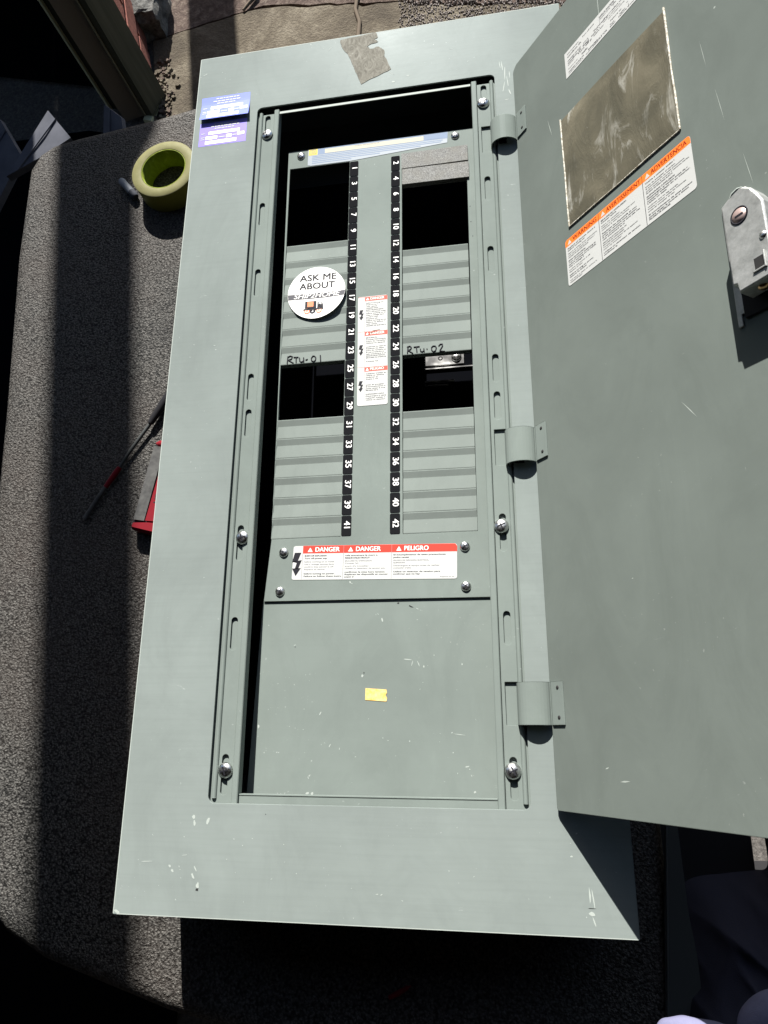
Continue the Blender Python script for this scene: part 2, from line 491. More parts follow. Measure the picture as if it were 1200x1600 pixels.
PRINT = {
 'EN': ["HAZARD OF ELECTRIC SHOCK,", "BURN OR EXPLOSION", "Turn off power supplying this equipment", "before working on or inside it.",
        "Use a voltage sensing device to", "confirm that power is off.", "Replace all devices, doors and covers", "before turning on power.",
        "Failure to follow these instructions", "will result in death or serious injury."],
 'FR': ["RISQUE D'ELECTROCUTION, DE", "BRULURES OU D'EXPLOSION", "Coupez l'alimentation de cet appareil", "avant d'y travailler.",
        "Utilisez un detecteur de tension pour", "confirmer la mise hors tension.", "Replacez les dispositifs et couvercles", "avant de remettre sous tension.",
        "Si ces precautions ne sont pas respectees,", "cela entrainera la mort ou des blessures."],
 'ES': ["PELIGRO DE DESCARGA ELECTRICA,", "QUEMADURAS O EXPLOSION", "Desenergice el equipo antes de realizar", "cualquier trabajo en su interior.",
        "Utilice un detector de tension para", "confirmar que no hay energia.", "Vuelva a colocar todas las cubiertas", "antes de energizar el equipo.",
        "El incumplimiento de estas precauciones", "podra causar la muerte o lesiones serias."]}
PCOUNT = [0]
def small_print(mb, x0, x1, y, h, z, mi, fr, fill=1.0, lang='EN'):
    """one line of small print"""
    PCOUNT[0] += 1
    line = PRINT[lang][PCOUNT[0] % 10]
    w = (x1 - x0) * fill
    n = max(2, int(w / (h * 1.08)))
    line = line[:n].strip() if n < len(line) else line
    put_text(mb, line, h * 1.75, x0, y, z, mi, fr, bold=.05 if h > 1.25 else .04, align='LEFT', fit=min(w, len(line) * h * 1.12))

def frame(o, ex, ey):
    o, ex, ey = Vector(o), Vector(ex).normalized(), Vector(ey).normalized()
    ez = ex.cross(ey)
    return lambda x, y, z: tuple(o + x * ex + y * ey + z * ez)

def tri_mark(mb, x, y, s_, z, mi, fr):
    mb.flat([(x - s_ * .58, y - s_ / 2), (x + s_ * .58, y - s_ / 2), (x, y + s_ / 2)], z, mi, fr)

def bolt_mark(mb, x, y, s_, z, mi, fr):
    """lightning flash ending in an arrow head"""
    mb.flat([(x - .12 * s_, y + .5 * s_), (x + .18 * s_, y + .5 * s_), (x + .04 * s_, y + .12 * s_), (x - .22 * s_, y + .06 * s_)], z, mi, fr)
    mb.flat([(x - .22 * s_, y + .10 * s_), (x + .22 * s_, y + .16 * s_), (x + .08 * s_, y - .24 * s_), (x - .08 * s_, y - .24 * s_), (x + .0 * s_, y + .03 * s_)], z, mi, fr)
    mb.flat([(x - .20 * s_, y - .22 * s_), (x + .20 * s_, y - .20 * s_), (x - .02 * s_, y - .56 * s_)], z, mi, fr)

def chips(name, spots, z, parent, mats, ztop=0.12):
    mb = MB()
    for (x, y, a, b, rot, mi) in spots:
        n = random.randint(6, 9); c, s_ = math.cos(rot), math.sin(rot); a *= .82; b *= .82
        pts = []
        for i in range(n):
            t = 2 * math.pi * i / n; q = random.uniform(0.55, 1.15)
            u, w = a * q * math.cos(t), b * q * math.sin(t)
            pts.append((x + u * c - w * s_, y + u * s_ + w * c))
        mb.prism(pts, z + 0.01, z + ztop, mi)
    o = mb.build(name, mats, parent)
    return tag(o, kind='stuff')

# ================================================================ SETTING
TZ = -146.0          # top of the pebbled work surface
tbl = [(-640, 555), (-633, 374), (-621, 250), (-606, 93), (-585, -180), (-565, -430), (-552, -520), (-526, -575), (-480, -618),
       (-423, -645), (-340, -668), (-258, -690), (-120, -714), (60, -735), (300, -752), (312, -730), (306, -300), (300, 300), (296, 700),
       (250, 704), (-200, 662), (-335, 645), (-409, 632), (-491, 622), (-551, 615), (-598, 606), (-625, 588)]
surface = sheet("work_surface", [tbl], TZ, 90, M['liner'], bevel=24, res=6)
for p in surface.data.polygons: p.use_smooth = True
tag(surface, "dark pebbled surface with rounded edges under the panel", kind='structure')
ped = [(x * 0.93 - 8, y * 0.93) for x, y in tbl if x < 250] + [(250, 640), (250, 90), (420, 80), (420, -800), (200, -790)]  # ledge on the right added to keep sunlit ground there dark
ped = sorted(ped, key=lambda p: math.atan2(p[1] + 40, p[0] + 150))
pb = MB(); pb.prism(ped, -GZ, TZ - 88); tag(pb.build("plinth", M['black_plastic']), kind='structure')

g = MB()
g.flat([(-60000, -60000), (60000, -60000), (60000, 60000), (-60000, 60000)], -GZ - 14)
tag(g.build("ground", M['asphalt']), kind='structure')

# brown concrete strip with a broken left edge and its joint line
def jag(p, q, n, amp, seed):
    out = []
    for i in range(n):
        t = i / n
        x = p[0] + (q[0] - p[0]) * t; y = p[1] + (q[1] - p[1]) * t
        d = noise.noise(Vector((x * 0.02 + seed, y * 0.02, seed))) * amp + noise.noise(Vector((x * 0.09, y * 0.09, seed))) * amp * 0.5
        out.append((x + d, y + d * 0.6))
    return out
slab = [(-745, 700)] + jag((-752, 1250), (-800, 1480), 26, 22, 3.1) + jag((-822, 1590), (-480, 1652), 14, 10, 5.0) + \
       jag((-480, 1652), (-30, 1570), 16, 12, 7.0) + jag((-30, 1560), (420, 1470), 18, 16, 9.0) + [(2200, 1250), (2200, 500)]
tag(sheet("concrete_strip", [slab], -GZ, 13, M['concrete']), "brown stained concrete strip beyond the work surface", kind='structure')
slab2 = jag((-815, 1600), (-480, 1663), 14, 10, 5.0) + jag((-480, 1663), (-30, 1582), 16, 12, 7.0) + jag((-30, 1572), (420, 1482), 18, 16, 9.0) + [(900, 2600), (-1500, 2800)]
tag(sheet("pavement", [slab2], -GZ - 3, 9, M['concrete_red']), "worn reddish pavement beyond the concrete strip", kind='structure')
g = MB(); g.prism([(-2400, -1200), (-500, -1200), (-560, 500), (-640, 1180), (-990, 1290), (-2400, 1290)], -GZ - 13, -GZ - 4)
tag(g.build("ground_shade", M['dark']), "black sheet standing in for the shade on the ground left of the work surface", kind='structure')  # near-black sheet paints the ground's shade
# worn broken lip
mb = MB()
for i in range(150):
    t = random.random() ** 1.2
    x = -790 + 40 * t + random.gauss(0, 16) + 8; y = 1490 - 230 * t + random.gauss(0, 12); s_ = random.uniform(3, 11)
    pts = [(x + s_ * random.uniform(.6, 1.2) * math.cos(a), y + s_ * random.uniform(.6, 1.2) * math.sin(a)) for a in [k_ * 2 * math.pi / 7 for k_ in range(7)]]
    top = [(x + (px - x) * .6, y + (py - y) * .6) for px, py in pts]
    mb.prism(pts, -GZ - 4, -GZ + s_ * 0.7, random.randint(0, 1), top=top)
tag(mb.build("concrete_rubble", [M['concrete_red'], M['concrete']]), "crumbled bits along the broken concrete edge", kind='stuff')
# gravel beyond the strip
mb = MB()
for i in range(2600):
    x = random.uniform(-80, 520); y = 1470 - 0.16 * (x - 40) + abs(random.gauss(0, 80)) + random.gauss(0, 10)
    s_ = random.uniform(1.6, 4.2)
    a0 = random.random() * 6
    pts = [(x + s_ * random.uniform(.7, 1.2) * math.cos(a0 + a), y + s_ * random.uniform(.7, 1.2) * math.sin(a0 + a)) for a in (0, 1.25, 2.5, 3.8, 5.0)]
    top = [(x + (px - x) * .5, y + (py - y) * .5) for px, py in pts]
    mb.prism(pts, -GZ - 4, -GZ + s_ * 0.8, 0, top=top)
tag(mb.build("gravel", [M['stone']]), "loose brown gravel beyond the concrete strip", kind='stuff')
# twig / cracks on the strip
mb = MB()
mb.tube([(-196, 1640, -GZ + 4), (-203, 1580, -GZ + 4), (-190, 1530, -GZ + 5), (-193, 1470, -GZ + 4), (-188, 1420, -GZ + 4)], [5, 6, 6, 7, 6], 6)
tag(mb.build("fallen_twig", M['wood']), "thin brown twig lying across the concrete strip above the adhesive patch", "twig")
mb = MB()
mb.tube([(-540, 1648, -GZ + 4), (-524, 1668, -GZ + 6), (-500, 1700, -GZ + 6)], [4, 5, 7], 6)
tag(mb.build("fallen_twig", M['wood']), "short dark twig on the pavement beside the soft post shadow", "twig")
# lump
me = bpy.data.meshes.new("concrete_lump")
bm = bmesh.new(); bmesh.ops.create_icosphere(bm, subdivisions=4, radius=1)
for v in bm.verts:
    p = v.co.copy()
    q = Vector((max(-.75, min(.75, p.x * 1.25)), max(-.72, min(.72, p.y * 1.2)), max(-.7, min(.62, p.z * 1.2))))
    q += p * (noise.noise(p * 2.3 + Vector((3, 1, 8))) * 0.16 + noise.noise(p * 7) * 0.06)
    v.co = Vector((q.x * 82, q.y * 105, q.z * 72)) * S
bm.to_mesh(me); bm.free(); me.materials.append(M['block'])
tag(link("concrete_lump", me, None, (-838, 1672, -GZ + 42)), "rough grey lump of concrete beside the brick wall corner", "concrete lump")

# ---- building corner at the upper left
C0 = Vector((-774, 1316, 0))
fx = Vector((-0.957, 0.291, 0))          # along the front, away from the corner
sy = Vector((-0.22, 0.9755, 0))          # along the brick side, away from the camera
def ffr(u, v, z): return tuple(C0 + fx * u + Vector((-0.291, -0.957, 0)) * v + Vector((0, 0, z)))
def sfr(u, v, z): return tuple(C0 + sy * u + Vector((0.9755, 0.22, 0)) * v + Vector((0, 0, z)))
wall = thing("brick_wall", (-774, 1316, -GZ), "red brick return wall with pale mortar behind the olive door jamb", "wall")
mb = MB(); mb.box(4, 1700, -100, -6, -GZ, 2300, 0, sfr); mb.build("mortar_core", M['mortar'], wall)
bmeshes = []
for q in range(4):
    b_ = MB(); x1, x0 = random.uniform(196, 202), random.uniform(0, 3)
    z1 = random.uniform(59, 62)
    b_.box(x0, x1, -9, random.uniform(-1.0, 2.5), 0, z1, 0, lambda u, v, z: tuple(sy * u + Vector((0.9755, 0.22, 0)) * v + Vector((0, 0, z))))
    bmeshes.append(b_.mesh("brick", M['brick']))
for row in range(26):
    for c_ in range(4):
        u = 20 + c_ * 212 - (106 if row % 2 else 0)
        if u < 5: continue
        p = Vector(sfr(u, 0, -GZ + 8 + row * 73))
        link("brick", bmeshes[(row * 3 + c_) % 4], wall, p)
jamb = thing("door_jamb", (-774, 1316, -GZ), "tall olive wooden door jamb with edge light painted in at the dark doorway", "door jamb")
mb = MB(); mb.box(0, 22, -60, 26, -GZ + 3, 2300, 0, ffr); mb.build("casing_board", M['olive'], jamb)
mb = MB(); mb.box(22, 25, -60, 30, -GZ + 3, 2300, 0, ffr); mb.build("lit_edge_strip", M['olive_mid'], jamb)
mb = MB(); mb.box(25, 84, -60, 14, -GZ + 3, 2300, 0, ffr); mb.build("casing_board", M['olive'], jamb)
mb = MB(); mb.box(90, 148, -60, 9, -GZ + 3, 2300, 0, ffr); mb.build("casing_board", M['olive'], jamb)
mb = MB(); mb.box(148, 155, -60, 17, -GZ + 3, 2300, 0, ffr); mb.build("lit_edge_strip", M['olive_light'], jamb)
mb = MB(); mb.box(0, 26, -40, 42, -GZ, -GZ + 12, 0, ffr); mb.build("sill_block", M['olive_light'], jamb)
def rfr(u, v, z): return tuple(C0 + fx * u + sy * v + Vector((0, 0, z)))
room = thing("doorway_room", (-1400, 1700, -GZ), "unlit room behind the olive door jamb", "room")
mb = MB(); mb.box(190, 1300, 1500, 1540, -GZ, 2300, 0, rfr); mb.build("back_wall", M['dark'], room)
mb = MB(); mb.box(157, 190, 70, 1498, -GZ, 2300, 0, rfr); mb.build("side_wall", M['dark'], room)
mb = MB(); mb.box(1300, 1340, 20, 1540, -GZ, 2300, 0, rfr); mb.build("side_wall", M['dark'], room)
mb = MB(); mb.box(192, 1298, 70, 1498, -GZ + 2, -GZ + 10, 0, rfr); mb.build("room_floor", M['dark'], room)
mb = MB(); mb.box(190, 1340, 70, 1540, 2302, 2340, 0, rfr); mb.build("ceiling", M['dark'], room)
mb = MB(); mb.box(1340, 3600, 0, 220, -GZ, 2300, 0, rfr); tag(mb.build("facade_wall", M['mortar']), "plain rendered wall left of the dark doorway", "wall")
# the open carport added out of view to deepen the shade
cp = thing("sky_blocker", (0, -2600, -GZ), "dark unseen roof and walls added to block sky light over the work surface", "sky_blocker")
mb = MB(); mb.box(-3400, 2600, -2700, 350, 1950, 2010); mb.build("blocker_roof", M['blocker'], cp)
mb = MB(); mb.box(-3400, 2600, -2700, -2600, -GZ, 1948); mb.build("wall", M['blocker'], cp)  # unseen wall added to block sky light
mb = MB(); mb.box(2500, 2600, -2598, 330, -GZ, 1948); mb.build("wall", M['blocker'], cp)  # unseen wall added to block sky light
mb = MB(); mb.box(-2300, -2200, -2598, 330, -GZ, 1948); mb.build("wall", M['blocker'], cp)  # unseen wall added to block sky light
mb = MB(); mb.tube([(-1250, 1210, -GZ), (-1262, 1216, 900)], 30, 14)
tag(mb.build("round_pole", M['wood']), "brown round pole standing in front of the dark doorway", "pole")
# boards leaning beside the surface
def board(name, pts, th, label, m, lip=None):
    t = thing(name, (pts[0][0], pts[0][1], -GZ), label, "board")
    a, b, c = (Vector(p) for p in pts[:3])
    n = (b - a).cross(c - a).normalized()
    if n.z < 0: n = -n
    mb = MB(); P = [Vector(p) for p in pts]; n4 = len(P)
    mb.add([p for p in P] + [p - n * th for p in P], [tuple(range(n4)), tuple(range(n4, 2 * n4))[::-1]] +
           [(i, (i + 1) % n4, n4 + (i + 1) % n4, n4 + i) for i in range(n4)])
    mb.build("panel_sheet", m, t)
    mb = MB()
    mb.tube([P[0] + n * 1.5 + (P[3] - P[0]) * .35, P[1] + n * 1.5 + (P[2] - P[1]) * .35], 1.6, 6)
    mb.build("folded_edge", m, t)
    return t
board("tilted_board", [(-720, 592, -195), (-650, 722, -185), (-597, 655, -190), (-651, 628, -195)], 14, "blue grey tilted board with a pointed top beside the surface corner", M['board'])
board("tilted_board", [(-900, 640, -260), (-795, 775, -230), (-731, 675, -232), (-800, 560, -260)], 14, "blue grey flat board farthest left, cut off by the photo edge", M['board'])
board("tilted_board", [(-548, 655, -215), (-540, 722, -190), (-503, 688, -192), (-500, 662, -200)], 10, "small dim grey board at the foot of the door jamb", M['board'])

# post that throws the soft shadow band
py = 3200.0
px = -490 - 0.122 * (py - 460)
post = thing("timber_post", (px, py, -GZ), "square weathered timber post standing beyond the pavement", "post")
mb = MB(); mb.box(px - 67, px + 67, py - 67, py + 67, -GZ, 2700); mb.build("shaft", M['post'], post)
mb = MB(); mb.prism([(px - 80, py - 80), (px + 80, py - 80), (px + 80, py + 80), (px - 80, py + 80)], 2702, 2760,
                    top=[(px - 10, py - 10), (px + 10, py - 10), (px + 10, py + 10), (px - 10, py + 10)]); mb.build("post_cap", M['post'], post)
mb = MB(); mb.extrude([(px + 67, 1380), (px + 122, 1380), (px + 122, 1585), (px + 67, 1660)], 1, py - 60, py + 60); mb.build("shadow_block", M['galv'], post)  # unseen block added to widen the top of the shadow band

# ================================================================ THE PANEL
panel = thing("electrical_panel", (0, 0, TZ), "large grey steel breaker panel lying on its back with its door open", "electrical panel")
mb = MB()
X0, X1, Y0, Y1, T = -251, 251, -553, 553, 1.6
mb.box(X0, X1, Y0, Y1, TZ, TZ + T)
mb.box(X0, X0 + T, Y0, Y1, TZ + T, -2.4); mb.box(X1 - T, X1, Y0, Y1, TZ + T, -2.4)
mb.box(X0 + T, X1 - T, Y0, Y0 + T, TZ + T, -2.4); mb.box(X0 + T, X1 - T, Y1 - T, Y1, TZ + T, -2.4)
mb.build("cabinet_box", M['galv'], panel)

trim = sheet("trim_frame", [[(-254, -556.2), (254, -556.2), (254, 556.2), (-254, 556.2)], rrect(-161.8, 164.4, -450.6, 451, 7)], 0, 2.0, M['paint'], panel)
# folded outer hem and rolled inner edge of the trim
mb = MB()
for a in (-254, 254 - 1.6): mb.box(a, a + 1.6, -556, 556, -11, -2.05)
for a in (-556.2, 556.2 - 1.6): mb.box(-252.3, 252.3, a, a + 1.6, -11, -2.05)
mb.build("outer_hem", M['paint'], trim)
mb = MB()
mb.box(-254.1, -253.2, -555.5, 555.5, -1.2, .06); mb.box(-253.1, 253, 555.4, 556.3, -1.2, .06); mb.box(-250, 253, -556.3, -555.6, -1.2, .05)
mb.build("worn_edge", M['chip'], trim)
W_, D_ = 0, 1
spots = [(-166.3, -527, 2.6, 3.6, 0, W_), (-166.5, -531, 2.2, 2.2, 0, D_), (-172, -519, 1.6, 5.0, .5, W_), (-170, -512, 0.9, 4.0, .6, W_),
         (-197.5, -510.6, 1.4, 2.3, .6, W_), (-194.5, -514.5, 1.2, 2.4, .8, W_), (-222, -507, 8, .5, .05, W_), (-176, -463.9, 2.6, 2.6, 0, W_), (-174.5, -470, 1.8, 3.6, 0, W_),
         (-160, -468, 2.4, 5, -.3, W_), (-182, -500, 5, .4, .1, W_), (213.3, -522, 1.0, 9, 0, W_), (216, -525, .8, 10, .1, W_), (213.8, -537, 4.4, 2.2, 0, W_), (215.5, -543, .8, 5, .3, W_),
         (214, -532.5, 4.5, .45, 0, D_), (16, -528.5, 2, .7, 0, W_), (20, -528.7, 1.6, .8, .3, W_), (85, -506, .5, 1.3, 0, W_), (-249.5, -554.3, 5.2, 2.1, -.35, W_),
         (175, 462, .9, 13, .08, W_), (178, 450, .8, 16, -.05, W_), (181, 436, .8, 12, .1, W_), (176, 428, .7, 10, -.2, W_), (183, 418, .9, 7, .3, W_), (179, 406, 4, .6, .2, W_), (172, 466, .6, 9, .1, W_), (184, 448, .6, 8, 0, W_),
         (-245, 526.5, 5, .7, .5, W_), (-251.5, 523, 1.6, .6, 0, W_), (-200, 330, 2.0, .7, .7, W_), (-196, 82, 2.5, .5, .1, W_), (194, -441, 1, 2, 0, W_),
         (-99, -460, .7, .7, 0, D_), (199, -490, 1.6, 1.0, 0, W_), (205, -470, 1.4, .7, .4, W_), (50, 470, 2.4, 1.1, 0, W_), (-60, 470, 1.2, .5, .3, W_), (110, 505, 3, .4, .05, W_),
         (30, 463, 3.4, 1.6, 0, W_), (25, 480, 8, .35, -.7, W_), (-60, 540, 7, .35, .9, W_)]
for i in range(26):
    spots.append((random.uniform(-245, -170), random.uniform(-550, 540), random.uniform(.3, 1.1), random.uniform(.25, .7), random.uniform(0, 3), W_))
for i in range(40):
    spots.append((random.uniform(-250, 250), random.uniform(-552, -460), random.uniform(.3, 1.2), random.uniform(.25, .6), random.uniform(0, 3), W_))
for i in range(24):
    spots.append((random.uniform(-250, 170), random.uniform(458, 550), random.uniform(.3, 1.4), random.uniform(.25, .5), random.uniform(0, 3), W_))
chips("paint_chips", spots, 0, trim, [M['chip'], M['chip_dark']])

# side rails
def slot(xc, y0, y1, w=7.4): return rrect(xc - w / 2, xc + w / 2, y0, y1, w / 2 - .05, 5)[::-1]
def rail(side):
    if side < 0:
        xa, xb, xc = -163, -137.5, -147.5
        ys = [(405, 440), (258, 294), (151, 191), (5, 41), (-43, -7), (-195, -153), (-295, -259), (-443, -403)]
        holes = []; lip = (-138, -131); rx = -157
    else:
        xa, xb, xc = 141, 166, 149.5
        ys = [(405, 440), (257, 293), (152, 189), (5, 41), (-42, -7), (-195, -153), (-294, -259), (-443, -403)]
        holes = [(331, 372), (-97, -54), (-373, -331)]; lip = (133.5, 140.5); rx = 160
    outl = [[(xa, -452), (xb, -452), (xb, 442), (xa, 442)]] + [slot(xc, *y) for y in ys] + \
           [[(144.5, a), (144.5, b), (158, b), (158, a)] for a, b in holes]
    r = sheet("side_rail", outl, -5, 1.5, M['paint_plain'], panel)
    mb = MB()
    l0, l1 = lip
    mb.extrude([(l0, -14), (l1, -14), (l1, -3.4), (l1 - .9, -2.5), (l0 + .9, -2.5), (l0, -3.4)], 1, -451.5, 446.5)
    mb.build("rail_lip", M['paint_plain'], r)
    mb = MB()
    mb.extrude([(rx + 2.6 * math.cos(R(a)), -5 + 2.9 * math.sin(R(a))) for a in range(0, 181, 20)], 1, -446, 444, smooth=False)
    mb.build("rail_ridge", M['paint_plain'], r)
    mb = MB(); mb.box(min(xa, xb) + 1, max(xa, xb) - 1, -450, 439, -9.4, -7.7); mb.build("slot_backing", M['paint_plain'], r)
    return r
rail(-1); rail(1)
mb = MB(); mb.box(-130.8, 133.2, -452, -443, -8, -6.4); mb.box(-130.8, 133.2, -443.0, -441.6, -13, -5.9); mb.build("end_flange", M['paint_plain'], panel)
mb = MB(); mb.prism([(-130.8, 440.4), (132.5, 441.3), (132.5, 444.6), (-130.8, 444.0)], -5.4, -4.2)
mb.build("end_flange", M['chip'], panel)

# screws
def screw_mesh(r, h, name):
    mb = MB()
    mb.lathe([(0, h), (r * .35, h * .98), (r * .7, h * .8), (r * .93, h * .45), (r, h * .12), (r, 0), (0, 0)], 20, 0)
    for ax in (0, 1):
        a, b = (r * .55, r * .085) if ax == 0 else (r * .085, r * .55)
        mb.box(-a, a, -b, b, h * .55, h * (1.02 if ax else 1.03), 1)
    return mb.mesh(name, [M['steel'], M['ink']])
big, small = screw_mesh(8.2, 4.6, "rail_screw"), screw_mesh(5.8, 3.2, "cover_screw")
for i, (x, y) in enumerate([(-147, 407), (-144.5, -168), (-146.5, -419), (148.5, 410), (148, -167), (149, -416)]):
    o = link("rail_screw", big, panel, (x, y, -4.9)); o.rotation_euler = (random.uniform(-.12, .12), random.uniform(-.12, .12), random.uniform(0, 3))

# dead front with two columns of openings
DZ = -33.0
A0, A1, B0, B1 = -121.2, -36.2, 36.2, 121.6
yt, yb = 370.3, -163.6
dead = sheet("dead_front", [[(-124.5, 400), (-119.5, -163), (-125, -237), (139, -238.5), (139, 400)],
                            [(A0, yt), (A1, yt), (A1, yb), (A0 + 2, yb)], [(B0, yt), (B1 + 1.5, yt), (B1, yb), (B0, yb)]],
             DZ, 1.6, M['paint_plain'], panel)
mb = MB(); mb.add([(-124.5, 400, DZ - 1.6), (-119.5, -163, DZ - 1.6), (-119.5, -163, DZ - 6), (-124.5, 400, DZ - 6),
                   (-123.8, 400, DZ - 1.6), (-118.8, -163, DZ - 1.6), (-118.8, -163, DZ - 6), (-123.8, 400, DZ - 6)],
                  [(0, 1, 2, 3), (4, 5, 6, 7), (0, 1, 5, 4), (2, 3, 7, 6), (0, 4, 7, 3), (1, 2, 6, 5)])
mb.build("folded_side", M['paint_plain'], dead)
for x, y in [(-106, 390), (109, 390.5), (-104, -180), (106.5, -181), (-106, -226), (106.5, -226)]:
    o = link("cover_screw", small, panel, (x, y, DZ + .1)); o.rotation_euler = (random.uniform(-.1, .1), random.uniform(-.1, .1), random.uniform(0, 3))

# lower cover plate
cover = sheet("cover_plate", [[(-126.5, -236), (139, -236), (139, -455), (-133.5, -455)]], DZ - 2.2, 1.6, M['paint_plain'], panel)
mb = MB(); mb.add([(-126.5, -236, DZ - 3.9), (-133.5, -455, DZ - 3.9), (-133.5, -455, DZ - 24), (-126.5, -236, DZ - 24)], [(0, 1, 2, 3)])
mb.build("folded_side", M['paint_plain'], cover)
sp = [(12.8, -260.4, 1.4, 3.2, .2, 0), (8, -254, 1.6, .5, -.8, 0), (-8.7, -321.3, 1.6, 2.6, 0, 0), (-7, -318, .9, 1.2, 0, 1), (-86.8, -287, 2.0, .7, .4, 0), (-86, -289, .8, .8, 0, 1),
      (40.6, -304.1, 6.5, .9, -.1, 0), (46, -309, .6, 5, -.3, 0), (53, -309, .6, 4, .4, 0), (58.7, -312, 1.0, 1.6, 0, 0), (-123.7, -374.5, 1.4, 3, 0, 0), (88.4, -400, .9, 1.0, 0, 0),
      (102.5, -413.5, 3.2, 1.0, .3, 0), (105, -416, 1, .8, 0, 0), (-66.1, -442, 3.2, 1.6, .2, 0), (-61, -442, 1.6, 2, 0, 0), (109.6, -438, 2, 1.2, .5, 0), (43, -388.8, .9, .9, 0, 0), (19.8, -388.3, 1.6, .5, 0, 0),
      (-43.2, -393.9, .7, 3.0, -.5, 0), (95, -382, 8, .45, -.12, 0), (87.5, -380.3, 1.5, .8, .2, 0), (-32.6, -397, .5, 1.6, 0, 0), (-54.8, -361, .8, 3.4, -.5, 0), (30.8, -242.5, 1.8, 1.3, 0, 1), (45.1, -246.5, 4.4, .9, -.45, 1),
      (52, -249, 3.2, .5, -.5, 0), (70, -300, .6, 1.1, 0, 0), (100, -310, 1.2, 1.5, 0, 0), (-15, -405, 1.4, .5, .2, 0)]
for i in range(22):
    sp.append((random.uniform(-120, 125), random.uniform(-438, -250), random.uniform(.3, 1.3), random.uniform(.2, .6), random.uniform(0, 3), 0))
chips("paint_chips", sp, DZ - 2.2, cover, [M['chip'], M['chip_dark']])
sp = [(-24, -217.5, 1.2, 2.2, .5, 0), (-22, -219, .5, 2, .6, 0), (111, -228, 4.2, .4, -.8, 0), (106, -226, 2, .4, -.6, 0), (80, -237, .8, .6, 0, 0)]
sp += [(125.6, 274, .9, .9, 0, 1), (126, 250, .9, .9, 0, 1), (127.6, 228, .9, .9, 0, 1), (-102, 395, .8, .8, 0, 1)]
for i in range(26):
    sp.append((random.uniform(-20, 18), random.uniform(-155, 365), random.uniform(.25, .9), random.uniform(.2, .6), random.uniform(0, 3), 0))
chips("paint_chips", sp, DZ, dead, [M['chip'], M['chip_dark']])
yl = MB(); yl.prism([(-5, -334.4), (18, -336), (18.6, -339), (17.2, -342), (18.8, -345), (18, -348.4), (-5.2, -346.8)], DZ - 2.1, DZ - 1.8)
yl.build("masking_tape_scrap", M['masking'], cover)
me_ = MB(); put_text(me_, "21", 9, 5, -341, DZ - 1.75, 0, lambda x, y, z: (x, y, z), rot=-.06)
me_.build("pencil_mark", M['masking'], cover)

# breaker filler plates
PITCH = 25.4
def row_y(i): return 357.2 - PITCH * i
def filler_mesh(x0, x1):
    mb = MB()
    h = PITCH / 2 - .15
    prof = [(h, -9), (h, .15), (h - .7, .35), (h - 8.4, -1.35), (-h + 1, -.05), (-h, -.2), (-h, -9)]
    mb.extrude(prof, 0, x0, x1)
    return mb.mesh("filler_plate", M['filler'])
fl, frr = filler_mesh(-42, 42.2), filler_mesh(-42.2, 42.2)
RTU1 = [[(-111.0, 75.5), (-111.3, 65.2)], [(-111.7, 74.3), (-107.9, 76.1), (-105.0, 75.0), (-106.0, 71.4), (-110.4, 70.0), (-103.2, 65.3)], [(-103.3, 73.6), (-97.1, 73.3)], [(-99.9, 73.3), (-99.6, 65.7)], [(-95.6, 72.3), (-94.9, 67.4), (-93.4, 65.7), (-91.2, 66.2), (-89.6, 68.1), (-90.2, 72.0)], [(-90.2, 72.0), (-89.5, 65.3)], [(-87.4, 67.9), (-84.6, 69.2)], [(-78.1, 73.3), (-79.9, 70.2), (-79.5, 66.6), (-76.7, 64.9), (-74.3, 66.7), (-74.1, 70.3), (-75.9, 72.9), (-78.1, 73.3)], [(-68.4, 73.4), (-67.6, 64.9)]]
RTU2 = [[(43.4, 74.4), (42.7, 65.7)], [(42.0, 74.6), (45.7, 75.8), (47.6, 73.5), (46.6, 71.0), (43.4, 69.5), (49.4, 65.1)], [(50.4, 73.8), (57.8, 74.1)], [(53.8, 73.7), (54.5, 66.2)], [(58.7, 70.4), (59.1, 66.8), (61.4, 66.0), (63.3, 67.9), (63.0, 70.5)], [(63.0, 70.5), (63.5, 65.8)], [(66.3, 69.4), (67.6, 69.6)], [(74.4, 73.1), (72.5, 71.2), (72.8, 67.0), (74.8, 64.8), (77.5, 66.1), (78.5, 70.1), (77.2, 72.8), (74.4, 73.1)], [(81.3, 72.4), (83.2, 74.8), (85.9, 74.8), (86.1, 72.0), (84.0, 68.1), (82.5, 65.1), (88.9, 64.0)]]
def handwriting(strokes, host):
    def zat(y):
        d = row_y(11) + PITCH / 2 - .15 - y
        return DZ + (.35 - 1.7 * (d - .7) / 7.7 if d < 8.4 else -1.35 + 1.3 * (d - 8.4) / 15.8) + .5
    mb = MB()
    for st in strokes:
        pts = []
        for a, b in zip(st, st[1:]):
            for i in range(3): pts.append((a[0] + (b[0] - a[0]) * i / 3, a[1] + (b[1] - a[1]) * i / 3))
        pts.append(st[-1])
        mb.tube([(x, y + 1.7, zat(y + 1.7)) for x, y in pts], .72, 6)
    mb.build("handwriting", M['ink'], host)
for col, xc, me, skip in ((0, (A0 + A1) / 2 + .4, fl, {0, 1, 2, 3, 4, 12, 13, 14}), (1, (B0 + B1) / 2 + .2, frr, {0, 1, 2, 3, 4, 5, 12, 13, 14})):
    for i in range(21):
        if i in skip: continue
        o = link("filler_plate", me, panel, (xc, row_y(i), DZ))
        if i == 11:
            handwriting(RTU2 if col else RTU1, o)
for i in (0, 1):
    mb = MB(); mb.box(-44.2, 44.6, -12.3, 12.3, -6, 2.2)
    o = link("foam_filler", mb.mesh("foam_filler", M['foam']), panel, (80.2 + i * .8, row_y(i) + (1.0, -.2)[i], DZ + .4))
    o.rotation_euler = (0, 0, (0.012, -.004)[i])

